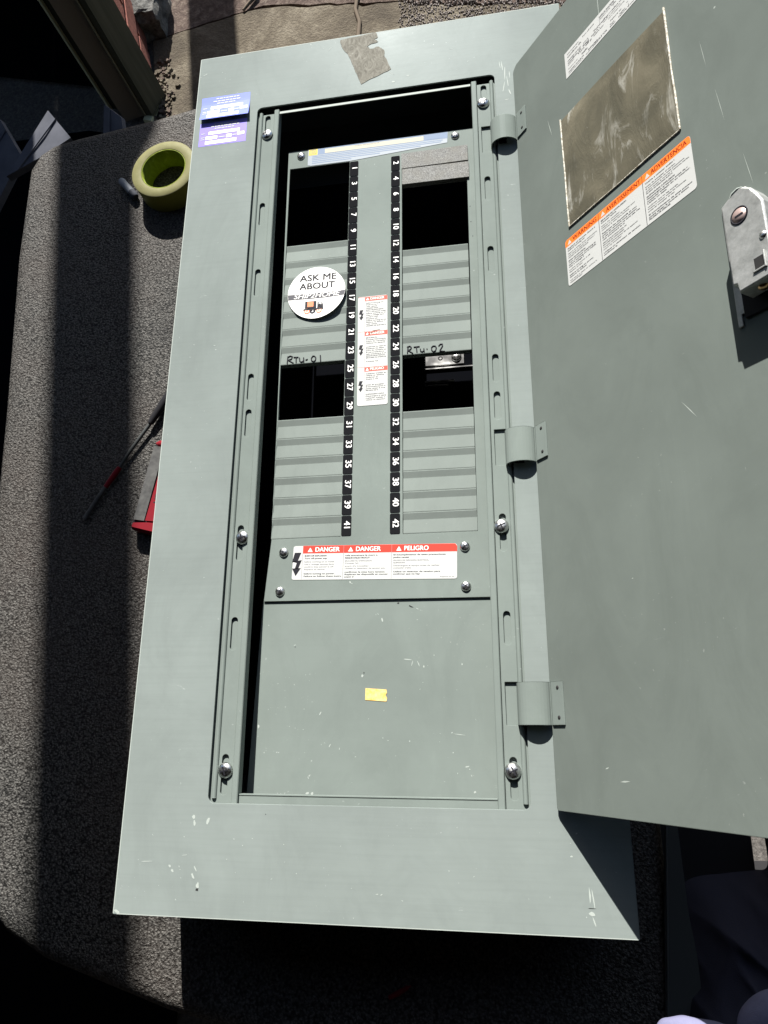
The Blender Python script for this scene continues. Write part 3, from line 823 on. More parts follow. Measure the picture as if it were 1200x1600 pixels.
# circuit number tags
def tagmesh():
    mb = MB(); mb.prism(rrect(-5.9, 5.9, -12.1, 12.1, 1.6, 3), 0, .5); return mb.mesh("number_tag", M['tag'])
tm = tagmesh()
ident = lambda x, y, z: (x, y, z)
for n in range(1, 43):
    i = (n - 1) // 2
    xc = -29.8 if n % 2 else 27.4
    o = link("number_tag", tm, panel, (xc, row_y(i), DZ))
    mb = MB()
    put_text(mb, str(n), 10.4, 0, 0, .58, 0, ident, rot=R(-90), bold=.022)
    link("numeral", mb.mesh("numeral", M['white']), o, (xc + .6, row_y(i) + (1.0 if n < 10 else .4), DZ))

# danger label below the breakers
def frz(x, y, z, ang=0.0):
    return frame((x, y, z), (math.cos(ang), math.sin(ang), 0), (-math.sin(ang), math.cos(ang), 0))
fr = frz(2.5, -195, DZ + .05, R(-1.3))
mb = MB()
mb.prism(rrect(-95, 95, -20, 20, 2.6), 0, .3, 0, fr)
mb.flat([(-83.5, 11), (95, 11), (95, 17.4), (93.6, 19.4), (92.4, 20), (-83.5, 20)], .36, 1, fr)
mb.flat([(-83.7, -19), (-83.3, -19), (-83.3, 11), (-83.7, 11)], .36, 4, fr)
for x in (-35, 21): mb.flat([(x - .2, -19), (x + .2, -19), (x + .2, 20), (x - .2, 20)], .42, 4, fr)
bolt_mark(mb, -90, -1, 26, .42, 2, fr)
for x0, x1, head, lang, lines in ((-81, -37, "DANGER", 'EN', ((8, .9, 2), (5, .6, 2), (1, .8, 4), (-2, .8, 4), (-5, .8, 4), (-8, .55, 4), (-13, 1, 2), (-16, 1, 2))),
                            (-33, 19, "DANGER", 'FR', ((8, .72, 2), (5, .55, 2), (1.5, .9, 4), (-1.2, .3, 4), (-4.5, .92, 4), (-7.2, .9, 4), (-11.5, 1, 2), (-14.2, .96, 2), (-17, .2, 2))),
                            (23, 92, "PELIGRO", 'ES', ((8, .97, 2), (5, .28, 2), (1.5, .95, 4), (-1.2, .2, 4), (-4.5, .95, 4), (-7.2, .3, 4), (-11.5, .93, 2), (-14.2, .45, 2)))):
    tri_mark(mb, x0 + 6.2, 15.3, 5, .42, 3, fr)
    put_text(mb, head, 7.6, x0 + 12, 15.3, .42, 3, fr, align='LEFT', bold=.02, sx=.95)
    for y, fl_, mi in lines: small_print(mb, x0, x1, y, 1.35 if mi == 2 else 1.2, .38, mi, fr, fl_, lang)
small_print(mb, 76, 92, -17.6, 1.0, .38, 4, fr)
mb.build("danger_label", [M['label'], M['red'], M['ink'], M['white'], M['ink_soft']], panel)

# tall label between the number columns
fr = frz(-1.2, 77, DZ + .05, R(0.4))
mb = MB()
mb.prism(rrect(-19, 19, -76.5, 76.5, 2.4), 0, .3, 0, fr)
mb.flat([(-10.4, -75), (-10.1, -75), (-10.1, 76), (-10.4, 76)], .36, 4, fr)
for y0, y1 in ((76.2, 26), (26, -24), (-24, -76)):
    mb.flat([(-9.9, y0 - 6.4), (18.8, y0 - 6.4), (18.8, y0 - .4), (-9.9, y0 - .4)], .36, 1, fr)
    mb.flat([(-18.5, y0 - .5), (-9.9, y0 - .5), (-9.9, y0 - .15), (-18.5, y0 - .15)], .36, 1, fr)
    tri_mark(mb, -6.6, y0 - 3.3, 3.6, .42, 3, fr)
    put_text(mb, "PELIGRO" if y1 == -76 else "DANGER", 5.0, -3.2, y0 - 3.3, .42, 3, fr, align='LEFT', sx=.9)
    bolt_mark(mb, -14.6, y0 - 26, 14, .42, 2, fr)
    yy = y0 - 9.5
    while yy > y1 + 6:
        if random.random() > .12: small_print(mb, -8.4, 17, yy, 1.15, .38, 2, fr, random.choice((.6, .9, .95, 1)), 'EN' if y0 > 50 else 'FR' if y0 > 0 else 'ES')
        yy -= 2.55
mb.build("shock_label", [M['label'], M['red_pale'], M['ink'], M['white'], M['ink_soft']], panel)
chips("rub_marks", [(-1, 101, 7, 1.2, .12, 0), (4, 103.5, 7, .8, .1, 0), (-6, 98.5, 2.5, 1.2, .6, 0)], DZ + .42, panel, [M['wood']], .06)

# round sticker
fr = frz(-76, 166, DZ + 1.0, R(-.5))
mb = MB()
disc = [(38.6 * math.cos(2 * math.pi * i / 56), 38.6 * math.sin(2 * math.pi * i / 56)) for i in range(56)]
def sfr_(x, y, z):      # slightly domed where its lower right edge has lifted
    return fr(x, y, z + 0.0035 * max(0.0, x * .75 - y * .65 - 8) ** 2 + .0008 * (x * x + y * y) * .3)
n_ = len(disc)
rings = [(0.0, 1)] + [(q / 6, n_) for q in range(1, 7)]
vv = [sfr_(0, 0, .3)]; ff = []
for q in range(1, 7):
    vv += [sfr_(x * q / 6, y * q / 6, .3) for x, y in disc]
for i in range(n_): ff.append((0, 1 + i, 1 + (i + 1) % n_))
for q in range(1, 6):
    a = 1 + (q - 1) * n_; b = a + n_
    ff += [(a + i, b + i, b + (i + 1) % n_, a + (i + 1) % n_) for i in range(n_)]
mb.add(vv, ff, 0, True)
put_text(mb, "ASK ME", 13.0, 1.5, 22.5, .62, 1, sfr_, bold=.022, fit=49)
put_text(mb, "ABOUT", 13.0, .5, 10.2, .62, 1, sfr_, bold=.026, fit=47)
ya, yb_ = -.6, -8.2
def ch(y): return math.sqrt(38.4 ** 2 - y * y)
for j in range(14):
    u0, u1 = -1 + j / 7, -1 + (j + 1) / 7
    mb.flat([(ch(yb_) * u0, yb_), (ch(yb_) * u1, yb_), (ch(ya) * u1, ya), (ch(ya) * u0, ya)], .55, 2, sfr_)
put_text(mb, "SHIP2HOME", 9.8, 0, -4.4, .75, 0, sfr_, bold=.018, fit=62, shear=.22)
def quad(x0, x1, y0, y1, mi, z=.62): mb.flat([(x0, y0), (x1, y0), (x1, y1), (x0, y1)], z, mi, sfr_)
quad(-14.5, .6, -22.5, -12.4, 1); quad(-11.4, -3.2, -20.6, -13.2, 3, .72)
mb.flat([(2, -24), (10, -24), (10, -19.5), (8, -14.2), (2, -14.2)], .62, 1, sfr_); quad(3.6, 7.4, -18, -15.2, 0, .72)
quad(-16.5, 10.4, -25.6, -23.4, 1, .66)
for cx, mi, t in ((-11.4, 3, ""), (-4.0, 1, "2"), (4.6, 3, "")):
    mb.flat([(cx + 3.9 * math.cos(a * .35), -27 + 3.9 * math.sin(a * .35)) for a in range(18)], .70, mi, sfr_)
    mb.flat([(cx + 2.4 * math.cos(a * .35), -27 + 2.4 * math.sin(a * .35)) for a in range(18)], .76, 0 if not t else 1, sfr_)
    if t: put_text(mb, t, 6, cx, -27, .82, 0, sfr_, bold=.03)
    else: mb.flat([(cx + 1.3 * math.cos(a * .35), -27 + 1.3 * math.sin(a * .35)) for a in range(18)], .82, 3, sfr_)
mb.build("round_sticker", [M['sticker'], M['ink'], M['ink_grey'], M['salmon']], panel)

# catalogue label along the top of the dead front
fr = frz(0, 386.4, DZ + .05, R(-.2))
mb = MB()
mb.prism([(-96, -14), (-91, -15.2), (-34, -15.2), (98, -5), (99, 12.6), (-96, 12.6)], 0, .3, 0, fr)
mb.flat([(-82, 2.2), (98.6, 2.2), (98.6, 12.5), (-82, 12.5)], .36, 1, fr)
mb.flat([(-72, 3.4), (66, 3.4), (66, 10.6), (-72, 10.6)], .42, 2, fr)
mb.flat([(70, 3.6), (92, 3.6), (92, 10.6), (70, 10.6)], .42, 4, fr)
mb.flat([(-95, 2.4), (-82.6, 2.4), (-82.6, 12.4), (-95, 12.4)], .42, 3, fr)
put_text(mb, "D", 6.4, -88.8, 8, .50, 5, fr)
for a, b, c, d in ((-92.6, -85, 4.3, 4.9), (-92.6, -85, 11.3, 11.9), (-92.6, -92, 4.3, 11.9), (-85.6, -85, 4.3, 11.9)):
    mb.flat([(a, c), (b, c), (b, d), (a, d)], .50, 5, fr)
small_print(mb, -30, 22, 9.2, 1.2, .5, 5, fr)
for y, x1, c_ in ((.2, 92, 4), (-2.4, 90, 1), (-5.2, 62, 4), (-8.2, 6, 4), (-11.2, -34, 4)):
    mb.flat([(-90, y - .8), (x1, y - .8), (x1, y + .5), (-90, y + .5)], .37, c_, fr)
mb.build("catalogue_label", [M['blue_white'], M['lightblue'], M['cream'], M['yellow'], M['lightblue'], M['ink_soft']], panel)

# two violet inspection stickers on the trim
def inspect(y0, y1, x0, x1, m, lift, xs):
    mb = MB(); n = 10
    def f(x, y, z):
        t = (y1 - y) / (y1 - y0)
        return (x + xs * t, y, z + .15 + lift * max(0, t - .25) ** 1.6 / .63)
    for j in range(n):
        a, b = y1 + (y0 - y1) * j / n, y1 + (y0 - y1) * (j + 1) / n
        mb.add([f(x0, a, 0), f(x1, a, 0), f(x1, b, 0), f(x0, b, 0)], [(0, 1, 2, 3)], 0, True)
    H = y1 - y0
    def fld(xa, xb, ta, tb, mi=1):
        for q in range(2):
            a = y1 - H * (ta + (tb - ta) * q / 2); b = y1 - H * (ta + (tb - ta) * (q + 1) / 2)
            mb.add([f(x, y, .25) for x, y in ((xa, a), (xb, a), (xb, b), (xa, b))], [(0, 1, 2, 3)], mi)
    w = x1 - x0
    for t, xa, xb in ((.07, .3, .75), (.17, .24, .8), (.26, .32, .7)):
        x = x0 + w * xa
        while x < x0 + w * xb:
            ww = random.uniform(2.5, 6); fld(x, x + ww, t, t + .045, 2); x += ww + 1
    fld(x0 + w * .2, x0 + w * .86, .40, .53)
    fld(x0 + w * .14, x0 + w * .39, .60, .74); fld(x0 + w * .58, x0 + w * .69, .60, .74); fld(x0 + w * .81, x0 + w * .96, .56, .69)
    fld(x0 + w * .14, x0 + w * .80, .80, .94)
    for t in (.45, .62, .7): fld(x0 + w * .04, x0 + w * .12, t, t + .03, 2)
    fld(x0 + w * .42, x0 + w * .55, .66, .70, 2); fld(x0 + w * .71, x0 + w * .79, .64, .68, 2)
    return mb.build("inspection_sticker", [m, M['pale'], M['label']], panel)
tag(inspect(438.5, 482.5, -246, -174.5, M['blue'], 6.0, 1.5), "upper blue sticker curling off the trim")
tag(inspect(397, 437, -245, -176, M['violet'], 0.0, 0), "lower violet sticker lying flat")

# dried adhesive patch
res = [(-46, 552), (-20, 554), (5, 556), (7, 546), (2, 543), (9, 538), (-4, 535), (-7, 531), (-1, 527), (9, 529), (16, 522), (18, 510), (27, 485), (5, 476), (-15, 467), (-24, 492), (-33, 520), (-44, 540)]
rs = []
for a, b in zip(res, res[1:] + res[:1]):
    for i in range(4): rs.append((a[0] + (b[0] - a[0]) * i / 4 + random.uniform(-.9, .9), a[1] + (b[1] - a[1]) * i / 4 + random.uniform(-.9, .9)))
mb = MB(); mb.prism(rs, .02, .4); mb.build("adhesive_residue", M['residue'], panel)

# hinges
TH = R(52.7); DX, DZ0 = 188.5, 5.0
cs, sn = math.cos(TH), math.sin(TH)
def dfr(s_, y, h): return (DX + s_ * cs - h * sn, y, DZ0 + s_ * sn + h * cs)
for y0, y1 in ((335, 371), (-99, -59), (-373, -332)):
    prof = [(156.8, -6)] + [(173.2 - 16.2 * math.cos(R(a)), -.5 + 12.0 * math.sin(R(a))) for a in range(0, 166, 12)]
    e = dfr(3.5, 0, .9); f_ = dfr(20, 0, .9)
    prof += [(189.6, 5.2), (e[0], e[2]), (f_[0], f_[2])]
    outer = [Vector((p[0], 0, p[1])) for p in prof]
    nrm = []
    for i, p in enumerate(outer):
        d = (outer[min(i + 1, len(outer) - 1)] - outer[max(i - 1, 0)]).normalized()
        nrm.append(Vector((-d.z, 0, d.x)))
    outr = [(p.x + q.x * .8, p.z + q.z * .8) for p, q in zip(outer, nrm)]
    inn = [(p.x - q.x * .8, p.z - q.z * .8) for p, q in zip(outer, nrm)]
    mb = MB(); mb.extrude(outr + inn[::-1], 1, y0, y1, smooth=False)
    hg = mb.build("hinge", M['paint_plain'], panel)
    for yy in (y0 + 7, y1 - 6):
        mb = MB(); mb.lathe([(0, .6), (1.2, .6), (1.9, .2), (2.0, -.4)], 10, 0, fr=lambda a, b, c: dfr(13 + a, yy + b, 1.7 + c)); mb.build("rivet", M['chip_dark'], hg)
    mb = MB(); mb.tube([(171, y0 + 1.5, -1), (171, y1 - 1.5, -1)], 5.0, 12); mb.build("hinge_pin", M['dark'], hg)

# door
door_out = [(0, -448), (1.5, -450), (340, -450), (340, 450), (7, 450), (1, 445), (0, 441)]
mb = MB(); mb.prism(door_out, -1.8, 0, 0, dfr)
mb.box(338.4, 340, -448, 448, -13, -1.9, 0, dfr); mb.box(8, 338, -450, -448.4, -13, -1.9, 0, dfr); mb.box(8, 338, 448.4, 450, -13, -1.9, 0, dfr)
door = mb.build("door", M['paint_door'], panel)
# faint scratches
sp = [(262, 205, .22, 16, .08), (270, 140, .22, 20, .1), (285, 60, .22, 18, .12), (150, 395, .4, 40, .0), (60, 300, .4, 14, .2), (200, -120, .4, 12, .6), (120, -250, 1.2, .4, .2), (90, -420, 6, .7, .08), (70, -410, 2.5, .6, .3), (230, 340, 1.2, .8, 0), (300, 300, 1.4, .8, 0), (280, 240, 1.3, 1, 0)]
mb = MB()
for x, y, a, b, r_ in sp:
    c, s_ = math.cos(r_), math.sin(r_)
    mb.flat([(x + u * a * c - v * b * s_, y + u * a * s_ + v * b * c) for u, v in ((-1, -.2), (0, -1), (1, -.1), (.5, .6), (-.2, 1))], .06, 0, dfr)
tag(mb.build("scratch_marks", M['chip'], door), kind='stuff')

# warning label on the door
mb = MB()
mb.prism(rrect(70.6, 237.6, 77.4, 134.6, 3), .05, .3, 0, dfr)
mb.flat([(70.6, 126), (237.6, 126), (237.6, 131.8), (236.7, 133.7), (234.8, 134.6), (73.4, 134.6), (71.5, 133.7), (70.6, 131.8)], .36, 1, dfr)
for x in (121.4, 180.6): mb.flat([(x - .3, 78), (x + .3, 78), (x + .3, 134.4), (x - .3, 134.4)], .42, 2, dfr)
for x0, x1, head, hx in ((73.5, 119, "WARNING", 36), (124, 178, "AVERTISSEMENT", 47), (183.5, 235, "ADVERTENCIA", 42)):
    tri_mark(mb, x0 + 3.6, 130, 5.2, .42, 0, dfr)
    put_text(mb, head, 7.2, x0 + 9 + hx / 2 - (1 if hx > 40 else 0), 130.1, .44, 3, dfr, bold=.028, fit=hx if hx != 47 else 46)
    y = 122.6; j = 0
    para = {"WARNING": (2, 3, 4, 2, 2, 2), "AVERTISSEMENT": (2, 3, 4, 4, 2), "ADVERTENCIA": (1, 4, 4, 3, 3)}[head]
    for np_, cnt in enumerate(para):
        for q in range(cnt):
            if y < 80: break
            last = q == cnt - 1
            small_print(mb, x0, x1, y, 1.35 if np_ % 2 == 0 else 1.1, 0.38, 2, dfr, random.uniform(.35, .7) if last else random.uniform(.86, 1), {'W': 'EN', 'E': 'FR', 'D': 'ES'}[head[0] if head[0] == 'W' else head[2] if head[2] == 'E' else head[1]])
            y -= 2.55
        y -= 1.3
wl = mb.build("warning_label", [M['label'], M['orange'], M['ink'], M['orange_ink'], M['ink_soft']], door)
# data label near the top of the door
mb = MB()
mb.prism([(93.5, 340.5), (245, 340.5), (245, 377), (93.5, 377)], .05, .3, 0, dfr)
for y in (372, 368, 362, 359, 356, 350.5, 346, 343.5):
    x = 98
    while x < 205:
        w = random.uniform(6, 26)
        if random.random() < .8: small_print(mb, x, min(x + w, 190), y, random.choice((1.0, 1.4, 2.0)), .38, 2, dfr)
        x += w + random.uniform(2, 8)
put_text(mb, "SUITABLE FOR", 3.4, 148, 344.6, .38, 2, dfr)
# mark: two facing letters in a ring
cx, cy = 183, 368
mb.flat([(cx + 5.2 * math.cos(a * .3), cy + 4.4 * math.sin(a * .3)) for a in range(21)], .36, 2, dfr)
mb.flat([(cx + 4.0 * math.cos(a * .3), cy + 3.3 * math.sin(a * .3)) for a in range(21)], .40, 0, dfr)
put_text(mb, "SP", 5.2, cx, cy, .46, 2, dfr, bold=.03)
for a, b, c, d in ((150, 172, 370, 370.5), (150, 172, 362, 362.5), (150, 150.5, 362, 370.5), (171.5, 172, 362, 370.5), (194, 194.5, 352, 376), (194, 240, 352, 352.5)):
    mb.flat([(a, c), (b, c), (b, d), (a, d)], .40, 1, dfr)
mb.build("data_label", [M['label'], M['ink_soft'], M['ink']], door)
# document pocket
mb = MB(); nx, ny = 40, 34
vv, ff = [], []
for j in range(ny + 1):
    for i in range(nx + 1):
        u, v = i / nx, j / ny
        s_ = 78.6 + (230 - 78.6) * u; y = 148.0 + (292.5 - 148.0) * v + 2.0 * math.sin(u * 3.1) * (v - .5) + (1.2 if j == 0 else 0) * noise.noise(Vector((u * 9, 0, 4)))
        edge = min(u, 1 - u, v, 1 - v)
        hgt = .3 + min(1, edge * 9) * (1.5 + 1.3 * noise.noise(Vector((u * 3 + v * 1.5, v * 2.2 - u, 2.2))) + .8 * noise.noise(Vector((u * 9, v * 4, 7))))
        vv.append(dfr(s_, y, max(.25, hgt)))
for j in range(ny):
    for i in range(nx):
        a = j * (nx + 1) + i; ff.append((a, a + 1, a + nx + 2, a + nx + 1))
mb.add(vv, ff, 0, True)
def weld(pts, w):
    mb.tube([dfr(p[0], p[1], .9) for p in pts], w, 6, 1)
weld([(79.3, 148), (79.0, 185), (79.4, 220), (78.9, 260), (78.8, 294)], [1.0, .8, .9, .8, 1.1])
weld([(229.3, 148), (229.6, 185), (229.2, 220), (229.8, 262), (230.2, 295)], [1.0, 1.2, .9, 1.3, 1.3])
weld([(79, 147.6), (110, 147.8), (150, 147.3), (190, 147.9), (229, 147.6)], [.7, .8, .6, .8, .7])
mb.build("document_pocket", [M['pocket'], M['pocket_weld']], door)

# lock casting near the free edge of the door
lock = MB(); lock.prism([(257, -74), (261, -74), (261, -64), (264, -64), (264, -20), (309, -20), (309, -5), (292, 30), (281, 44), (268, 44), (258, 39)], .1, 2.2, 0, dfr)
lk = lock.build("door_lock", M['cast'], panel)
mb = MB(); mb.prism([(264.3, -69), (309, -72), (309, -20.3), (264.3, -20.3)], .1, 3.4, 0, dfr); mb.build("lock_shadow", M['black_plastic'], lk)  # black plate stands in for the shadow below the lock body
mb = MB()
body = [(272.6, 18.5), (276, 18.5), (281, 23), (286, 26), (292, 26), (299, 20), (303.8, 11), (307, 3), (307, -60.5), (277, -60.5), (276, -53), (272.6, -52)]
topb = [(273.6, 17.5), (276.4, 17.5), (281.4, 22), (286.3, 24.8), (291.6, 24.8), (298.3, 19), (302.9, 10.4), (306, 2.6), (306, -59.5), (277.9, -59.5), (276.9, -52.2), (273.6, -51.2)]
mb.prism(body, 9, 23.6, 0, dfr); mb.prism(body, 23.6, 25, 0, dfr, top=topb)
mb.prism([(276, -20), (276, 16), (284, 23), (292, 23), (304, -6), (304, -20)], 2.2, 9, 0, dfr)
mb.build("lock_body", M['cast'], lk)
mb = MB(); mb.box(279, 306, -58, -20.2, 2.3, 8.9, 0, dfr); mb.build("latch_recess", M['dark'], lk)
mb = MB(); mb.lathe([(7.6, -.6), (7.6, .5), (6.3, .7), (6.3, .2)], 28, 1, fr=lambda a, b, c: dfr(287 + a, 2.5 + b, 25 + c))
mb.lathe([(0, .55), (6.2, .55), (6.3, .1)], 28, 0, fr=lambda a, b, c: dfr(287 + a, 2.5 + b, 25 + c))
mb.box(283.4, 290.6, 1.6, 3.4, 25.3, 25.75, 1, dfr)
mb.build("key_cylinder", [M['cylinder'], M['ink']], lk)
mb = MB(); mb.box(292.5, 300.5, -50.5, -41, 24.4, 25.12, 0, dfr); mb.build("square_hole", M['chip_dark'], lk)
mb = MB(); mb.box(301, 302.2, -53, -39, 25.02, 26.6, 0, dfr); mb.box(291, 300.9, -52.5, -51.2, 25.02, 26.2, 0, dfr); mb.build("hole_rim", M['cast'], lk)
mb = MB(); mb.lathe([(0, 1.6), (2, 1.3), (3, .5), (3.2, 0)], 14, 0, fr=lambda a, b, c: dfr(302.6 + a, -26 + b, 25 + c)); mb.build("rivet", M['steel'], lk)
mb = MB(); mb.lathe([(0, 2.4), (2.6, 2), (4, .8), (4.2, 0)], 16, 0, fr=lambda a, b, c: dfr(291 + a, -60.6 - c, 16 + b)); mb.build("latch_screw", M['brass'], lk)
mb = MB(); mb.tube([dfr(280.5, 22.6, 23.5), dfr(284, 25, 24.5), dfr(288.5, 26, 24.5), dfr(292.5, 25.2, 24)], [.9, 1.3, 1.2, .7], 8); mb.build("casting_burr", M['chip'], lk)

# inside the cabinet: bus bars on a black base
bus = MB(); bus.box(-222, 222, -430, 430, TZ + 1.8, TZ + 9); bus.build("bus_base", M['dark'], panel)
for y0, y1, x0, x1 in ((103, 122, 52, 106), (97.5, 99, 52, 118), (77.5, 79.6, 52, 92), (72.2, 73.6, 52, 84)):
    mb = MB(); mb.box(x0, x1, y0, y1, TZ + 9.2, TZ + 12.5)
    o = mb.build("bus_bar", M['bus'], panel)
    if y0 > 100:
        mb = MB(); mb.lathe([(0, 3.5), (5, 3.2), (7, 1.2), (7.2, 0)], 18, 0, c=(x1 - 10, y0 + 10, TZ + 12.6)); mb.build("terminal_screw", M['steel'], o)
        mb = MB(); mb.lathe([(2, .3), (3.2, .3), (3.4, 0)], 14, 0, c=(x0 + 22, y0 + 10, TZ + 12.6)); mb.build("bolt_hole", M['chip_dark'], o)
for x0, x1 in ((-225, -190), (190, 225)):
    mb = MB(); mb.box(x0, x1, -420, 420, TZ + 9.2, TZ + 40); mb.build("neutral_block", M['dark'], panel)

# ================================================================ THINGS AROUND THE PANEL
tp = thing("tape_roll", (-359, 477, TZ), "yellow green roll of adhesive tape standing flat beside the panel", "tape roll")
mb = MB(); z0, z1 = TZ + 1.2, TZ + 36.5
seg = 48
mb.lathe([(37.6, z0), (37.6, z1), (38.6, z1 + .4), (52.6, z1 + .3), (53.6, z1 - .5)], seg, 0, c=(0, 0, 0))
mb.lathe([(53.6, z1 - .5), (53.8, z0 + .6), (53, z0), (37.6, z0)], seg, 1, c=(0, 0, 0))
mb.v = [(x - 359, y + 477, z) for x, y, z in mb.v]
mb.build("tape_winding", [M['tape'], M['tape_side']], tp)
mb = MB(); mb.lathe([(36.2, z0 + .2), (36.2, z1 - .2), (37.5, z1 - .1), (37.5, z0 + .1), (36.2, z0 + .2)], seg, 0)
mb.v = [(x - 359, y + 477, z) for x, y, z in mb.v]
mb.build("core", M['tape_core'], tp)

pen = thing("marker_pen", (-430, 470, TZ), "short grey marker pen lying against the tape roll", "pen")
mb = MB(); mb.tube([(-450, 494, TZ + 7), (-448, 491, TZ + 7), (-428, 467, TZ + 7)], [4, 6, 6], 12); mb.build("barrel", M['grey_plastic'], pen)
mb = MB(); mb.tube([(-427.5, 466.4, TZ + 7), (-421, 458.6, TZ + 7), (-419, 456, TZ + 7)], [6.4, 6.2, 4.5], 12); mb.build("cap", M['board'], pen)

rod = thing("screwdriver", (-360, 20, TZ), "slim dark screwdriver with a red collar and grey tip poking from under the panel", "screwdriver")
mb = MB(); mb.tube([(-318, 100, TZ + 9), (-330, 80, TZ + 9), (-349, 48, TZ + 8.5)], [6.5, 6.5, 4.5], 12); mb.build("handle", M['black_plastic'], rod)
mb = MB(); mb.tube([(-349, 48, TZ + 8), (-378, 5, TZ + 7), (-392, -20, TZ + 6.5)], [2.6, 2.4, 2.4], 10); mb.build("shaft", M['dark_strip'], rod)
mb = MB(); mb.tube([(-390, -17, TZ + 6.5), (-396, -26, TZ + 6.2), (-409, -46, TZ + 6)], [3.6, 4.2, 3.4], 10); mb.build("collar", M['red_plastic'], rod)
mb = MB(); mb.tube([(-409, -46, TZ + 6), (-424, -72, TZ + 5.6), (-436, -92, TZ + 5)], [3.2, 3.4, 3.5], 8); mb.build("tip", M['tool_grey'], rod)

tool = thing("hand_tool", (-335, -50, TZ), "red hand tool with a grey side plate half hidden under the left edge", "tool")
ta = Vector((-356, -112, 0)); tdir = Vector((22, 124, 0)).normalized(); tside = Vector((tdir.y, -tdir.x, 0))
def tfr(x, y, z): return tuple(ta + tside * x + tdir * y + Vector((0, 0, TZ + z)))
mb = MB(); mb.prism([(0, 0), (52, -4), (52, 14), (30, 16), (30, 126), (2, 126), (0, 12)], 1, 17, 0, tfr); mb.build("tool_frame", M['black_plastic'], tool)
mb = MB()
eo = [(0, 1), (2, -1.5), (52, -6), (54, -4), (54, 12), (26, 11), (1, 8)]
mb.prism(eo, 1, 16, 0, tfr); mb.prism(eo, 16, 22, 0, tfr, top=[(3, 2.5), (4, 1), (51, -3), (52, -2), (52, 11), (26, 10), (4, 7)]); mb.build("end_block", M['red_plastic'], tool)
mb = MB(); mb.tube([tfr(2, 126.5, 12), tfr(8, 126.5, 15), tfr(20, 126.5, 16.5), tfr(34, 126.5, 16.5)], [3.5, 5.2, 5.6, 5.6], 14); mb.build("end_block", M['red_plastic'], tool)
mb = MB(); mb.prism([(2, 12), (18, 12), (18, 121), (2, 121)], 17.2, 20, 0, tfr); mb.build("side_plate", M['tool_grey'], tool)
mb = MB(); mb.prism([(20.5, 12), (37, 13), (36, 84), (21.5, 84)], 17.2, 21.5, 0, tfr)
put_text(mb, "OCIT", 12, 29, 50, 21.7, 1, tfr, rot=R(-90), bold=.02)
mb.build("grip_panel", [M['red_plastic'], M['chip_dark']], tool)

mb = MB(); mb.tube([(4, -656, TZ + 3.5), (14, -651, TZ + 4.5), (25, -645, TZ + 3.5)], [2.4, 3.0, 2.4], 8)
mb.tube([(25, -645, TZ + 3.5), (28, -643.5, TZ + 3.5)], 1.0, 6)
tag(mb.build("wire_scrap", M['red_plastic']), "tiny red wire scrap in the shade below the panel", "scrap")
mb = MB(); mb.prism([(288, -690), (330, -690), (328, -600), (324, -560), (322, -476), (316, -440), (311, -440), (311, -476), (300, -560)], TZ - 8, TZ + 4)
st = mb.build("tapered_strip", M['dark_strip']); tag(st, "tapered dark grey strip beside the lower right corner of the panel", "strip")
mb = MB(); mb.tube([(313, -445, TZ + 4.4), (290, -688, TZ + 4.4)], 1.2, 6); mb.build("rolled_rim", M['dark_strip'], st)

# crate and the crumpled jacket at the lower right
cr = thing("plastic_crate", (450, -720, -GZ), "black plastic crate under the navy jacket", "crate")
mb = MB(); mb.prism([(345, -960), (640, -960), (640, -590), (420, -590), (360, -625)], -GZ, TZ - 60); mb.build("crate_body", M['black_plastic'], cr)
mb = MB(); mb.prism([(340, -966), (646, -966), (646, -584), (416, -584), (354, -620)], TZ - 59, TZ - 48); mb.build("rim", M['black_plastic'], cr)
jk = thing("jacket", (420, -700, TZ - 48), "crumpled navy jacket with pale lavender lining in the bottom right corner", "jacket")
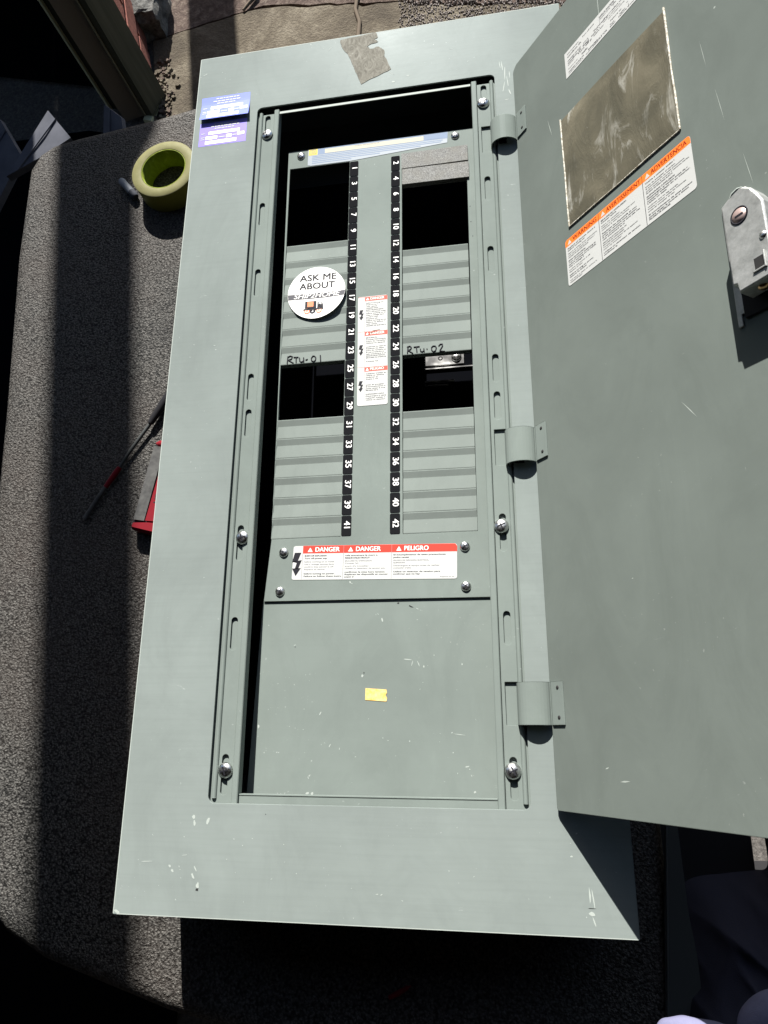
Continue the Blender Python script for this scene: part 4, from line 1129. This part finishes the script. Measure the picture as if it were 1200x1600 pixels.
# outline of the heap, then rings rising to its top
outl_ = [(278, -700), (279, -641), (296, -606), (316, -572), (345, -542), (385, -534), (414, -530), (434, -526), (436, -490), (442, -452), (520, -520), (600, -600), (620, -760), (560, -900), (420, -930), (320, -860), (284, -770)]
def smooth_loop(p, n):
    out = []
    m = len(p)
    for i in range(m):
        p0, p1, p2, p3 = (Vector(p[(i + d) % m]) for d in (-1, 0, 1, 2))
        for j in range(n):
            t = j / n
            out.append(.5 * ((2 * p1) + (p2 - p0) * t + (2 * p0 - 5 * p1 + 4 * p2 - p3) * t * t + (3 * p1 - p0 - 3 * p2 + p3) * t ** 3))
    return out
lp = smooth_loop(outl_, 12); nl = len(lp); ctr = Vector((450, -740))
mb = MB(); vv = []; NR = 40
for r_ in range(NR + 1):
    t = r_ / NR
    for q in lp:
        p = q.lerp(ctr, t)
        base_z = TZ - 90 + 150 * (1 - (1 - min(1, t * 1.6)) ** 2.2)
        wv2 = p.x * .03 + p.y * .045 + 2.2 * noise.noise(Vector((p.x * .009, p.y * .009, 3.3)))
        z = base_z + (16 * noise.noise(Vector((p.x * .012, p.y * .02, 1.5))) + 15 * (1 - abs(math.sin(wv2))) ** 2 + 7 * (1 - abs(noise.noise(Vector((p.x * .03, p.y * .018, 9)))) * 2) ** 3) * min(1, t * 4)
        vv.append((p.x, p.y, z))
for r_ in range(NR):
    for i in range(nl):
        a, b = r_ * nl + i, r_ * nl + (i + 1) % nl
        ff_ = (a, b, b + nl, a + nl); mb.add([], []); mb.f.append(list(ff_)); mb.m.append(0); mb.sm.append(True)
mb.v = vv
mb.build("body_cloth", M['navy'], jk)
def fold(path, rad, name_m):
    P = [Vector(p) for p in path]; out, rr = [], []
    for i in range(len(P) - 1):
        p0, p1, p2, p3 = P[max(i - 1, 0)], P[i], P[i + 1], P[min(i + 2, len(P) - 1)]
        for j in range(8):
            t = j / 8
            out.append(.5 * ((2 * p1) + (p2 - p0) * t + (2 * p0 - 5 * p1 + 4 * p2 - p3) * t * t + (3 * p1 - p0 - 3 * p2 + p3) * t ** 3))
            r_ = rad[i] + (rad[i + 1] - rad[i]) * (t * t * (3 - 2 * t)); rr.append(r_ * (1 + .12 * noise.noise(out[-1] * .05)))
    mb_ = MB(); mb_.tube(out, rr, 24); return mb_
fold([(262, -628, -4), (270, -622, 4), (284, -622, 8), (304, -625, 9), (326, -629, 9), (350, -632, 6)], [3, 9, 13, 13, 12, 6], 0).build("lining", M['lavender'], jk)
fold([(322, -660, 6), (334, -634, 16), (344, -612, 20), (360, -604, 22), (390, -604, 22)], [10, 16, 20, 22, 22], 0).build("lining", M['lavender'], jk)
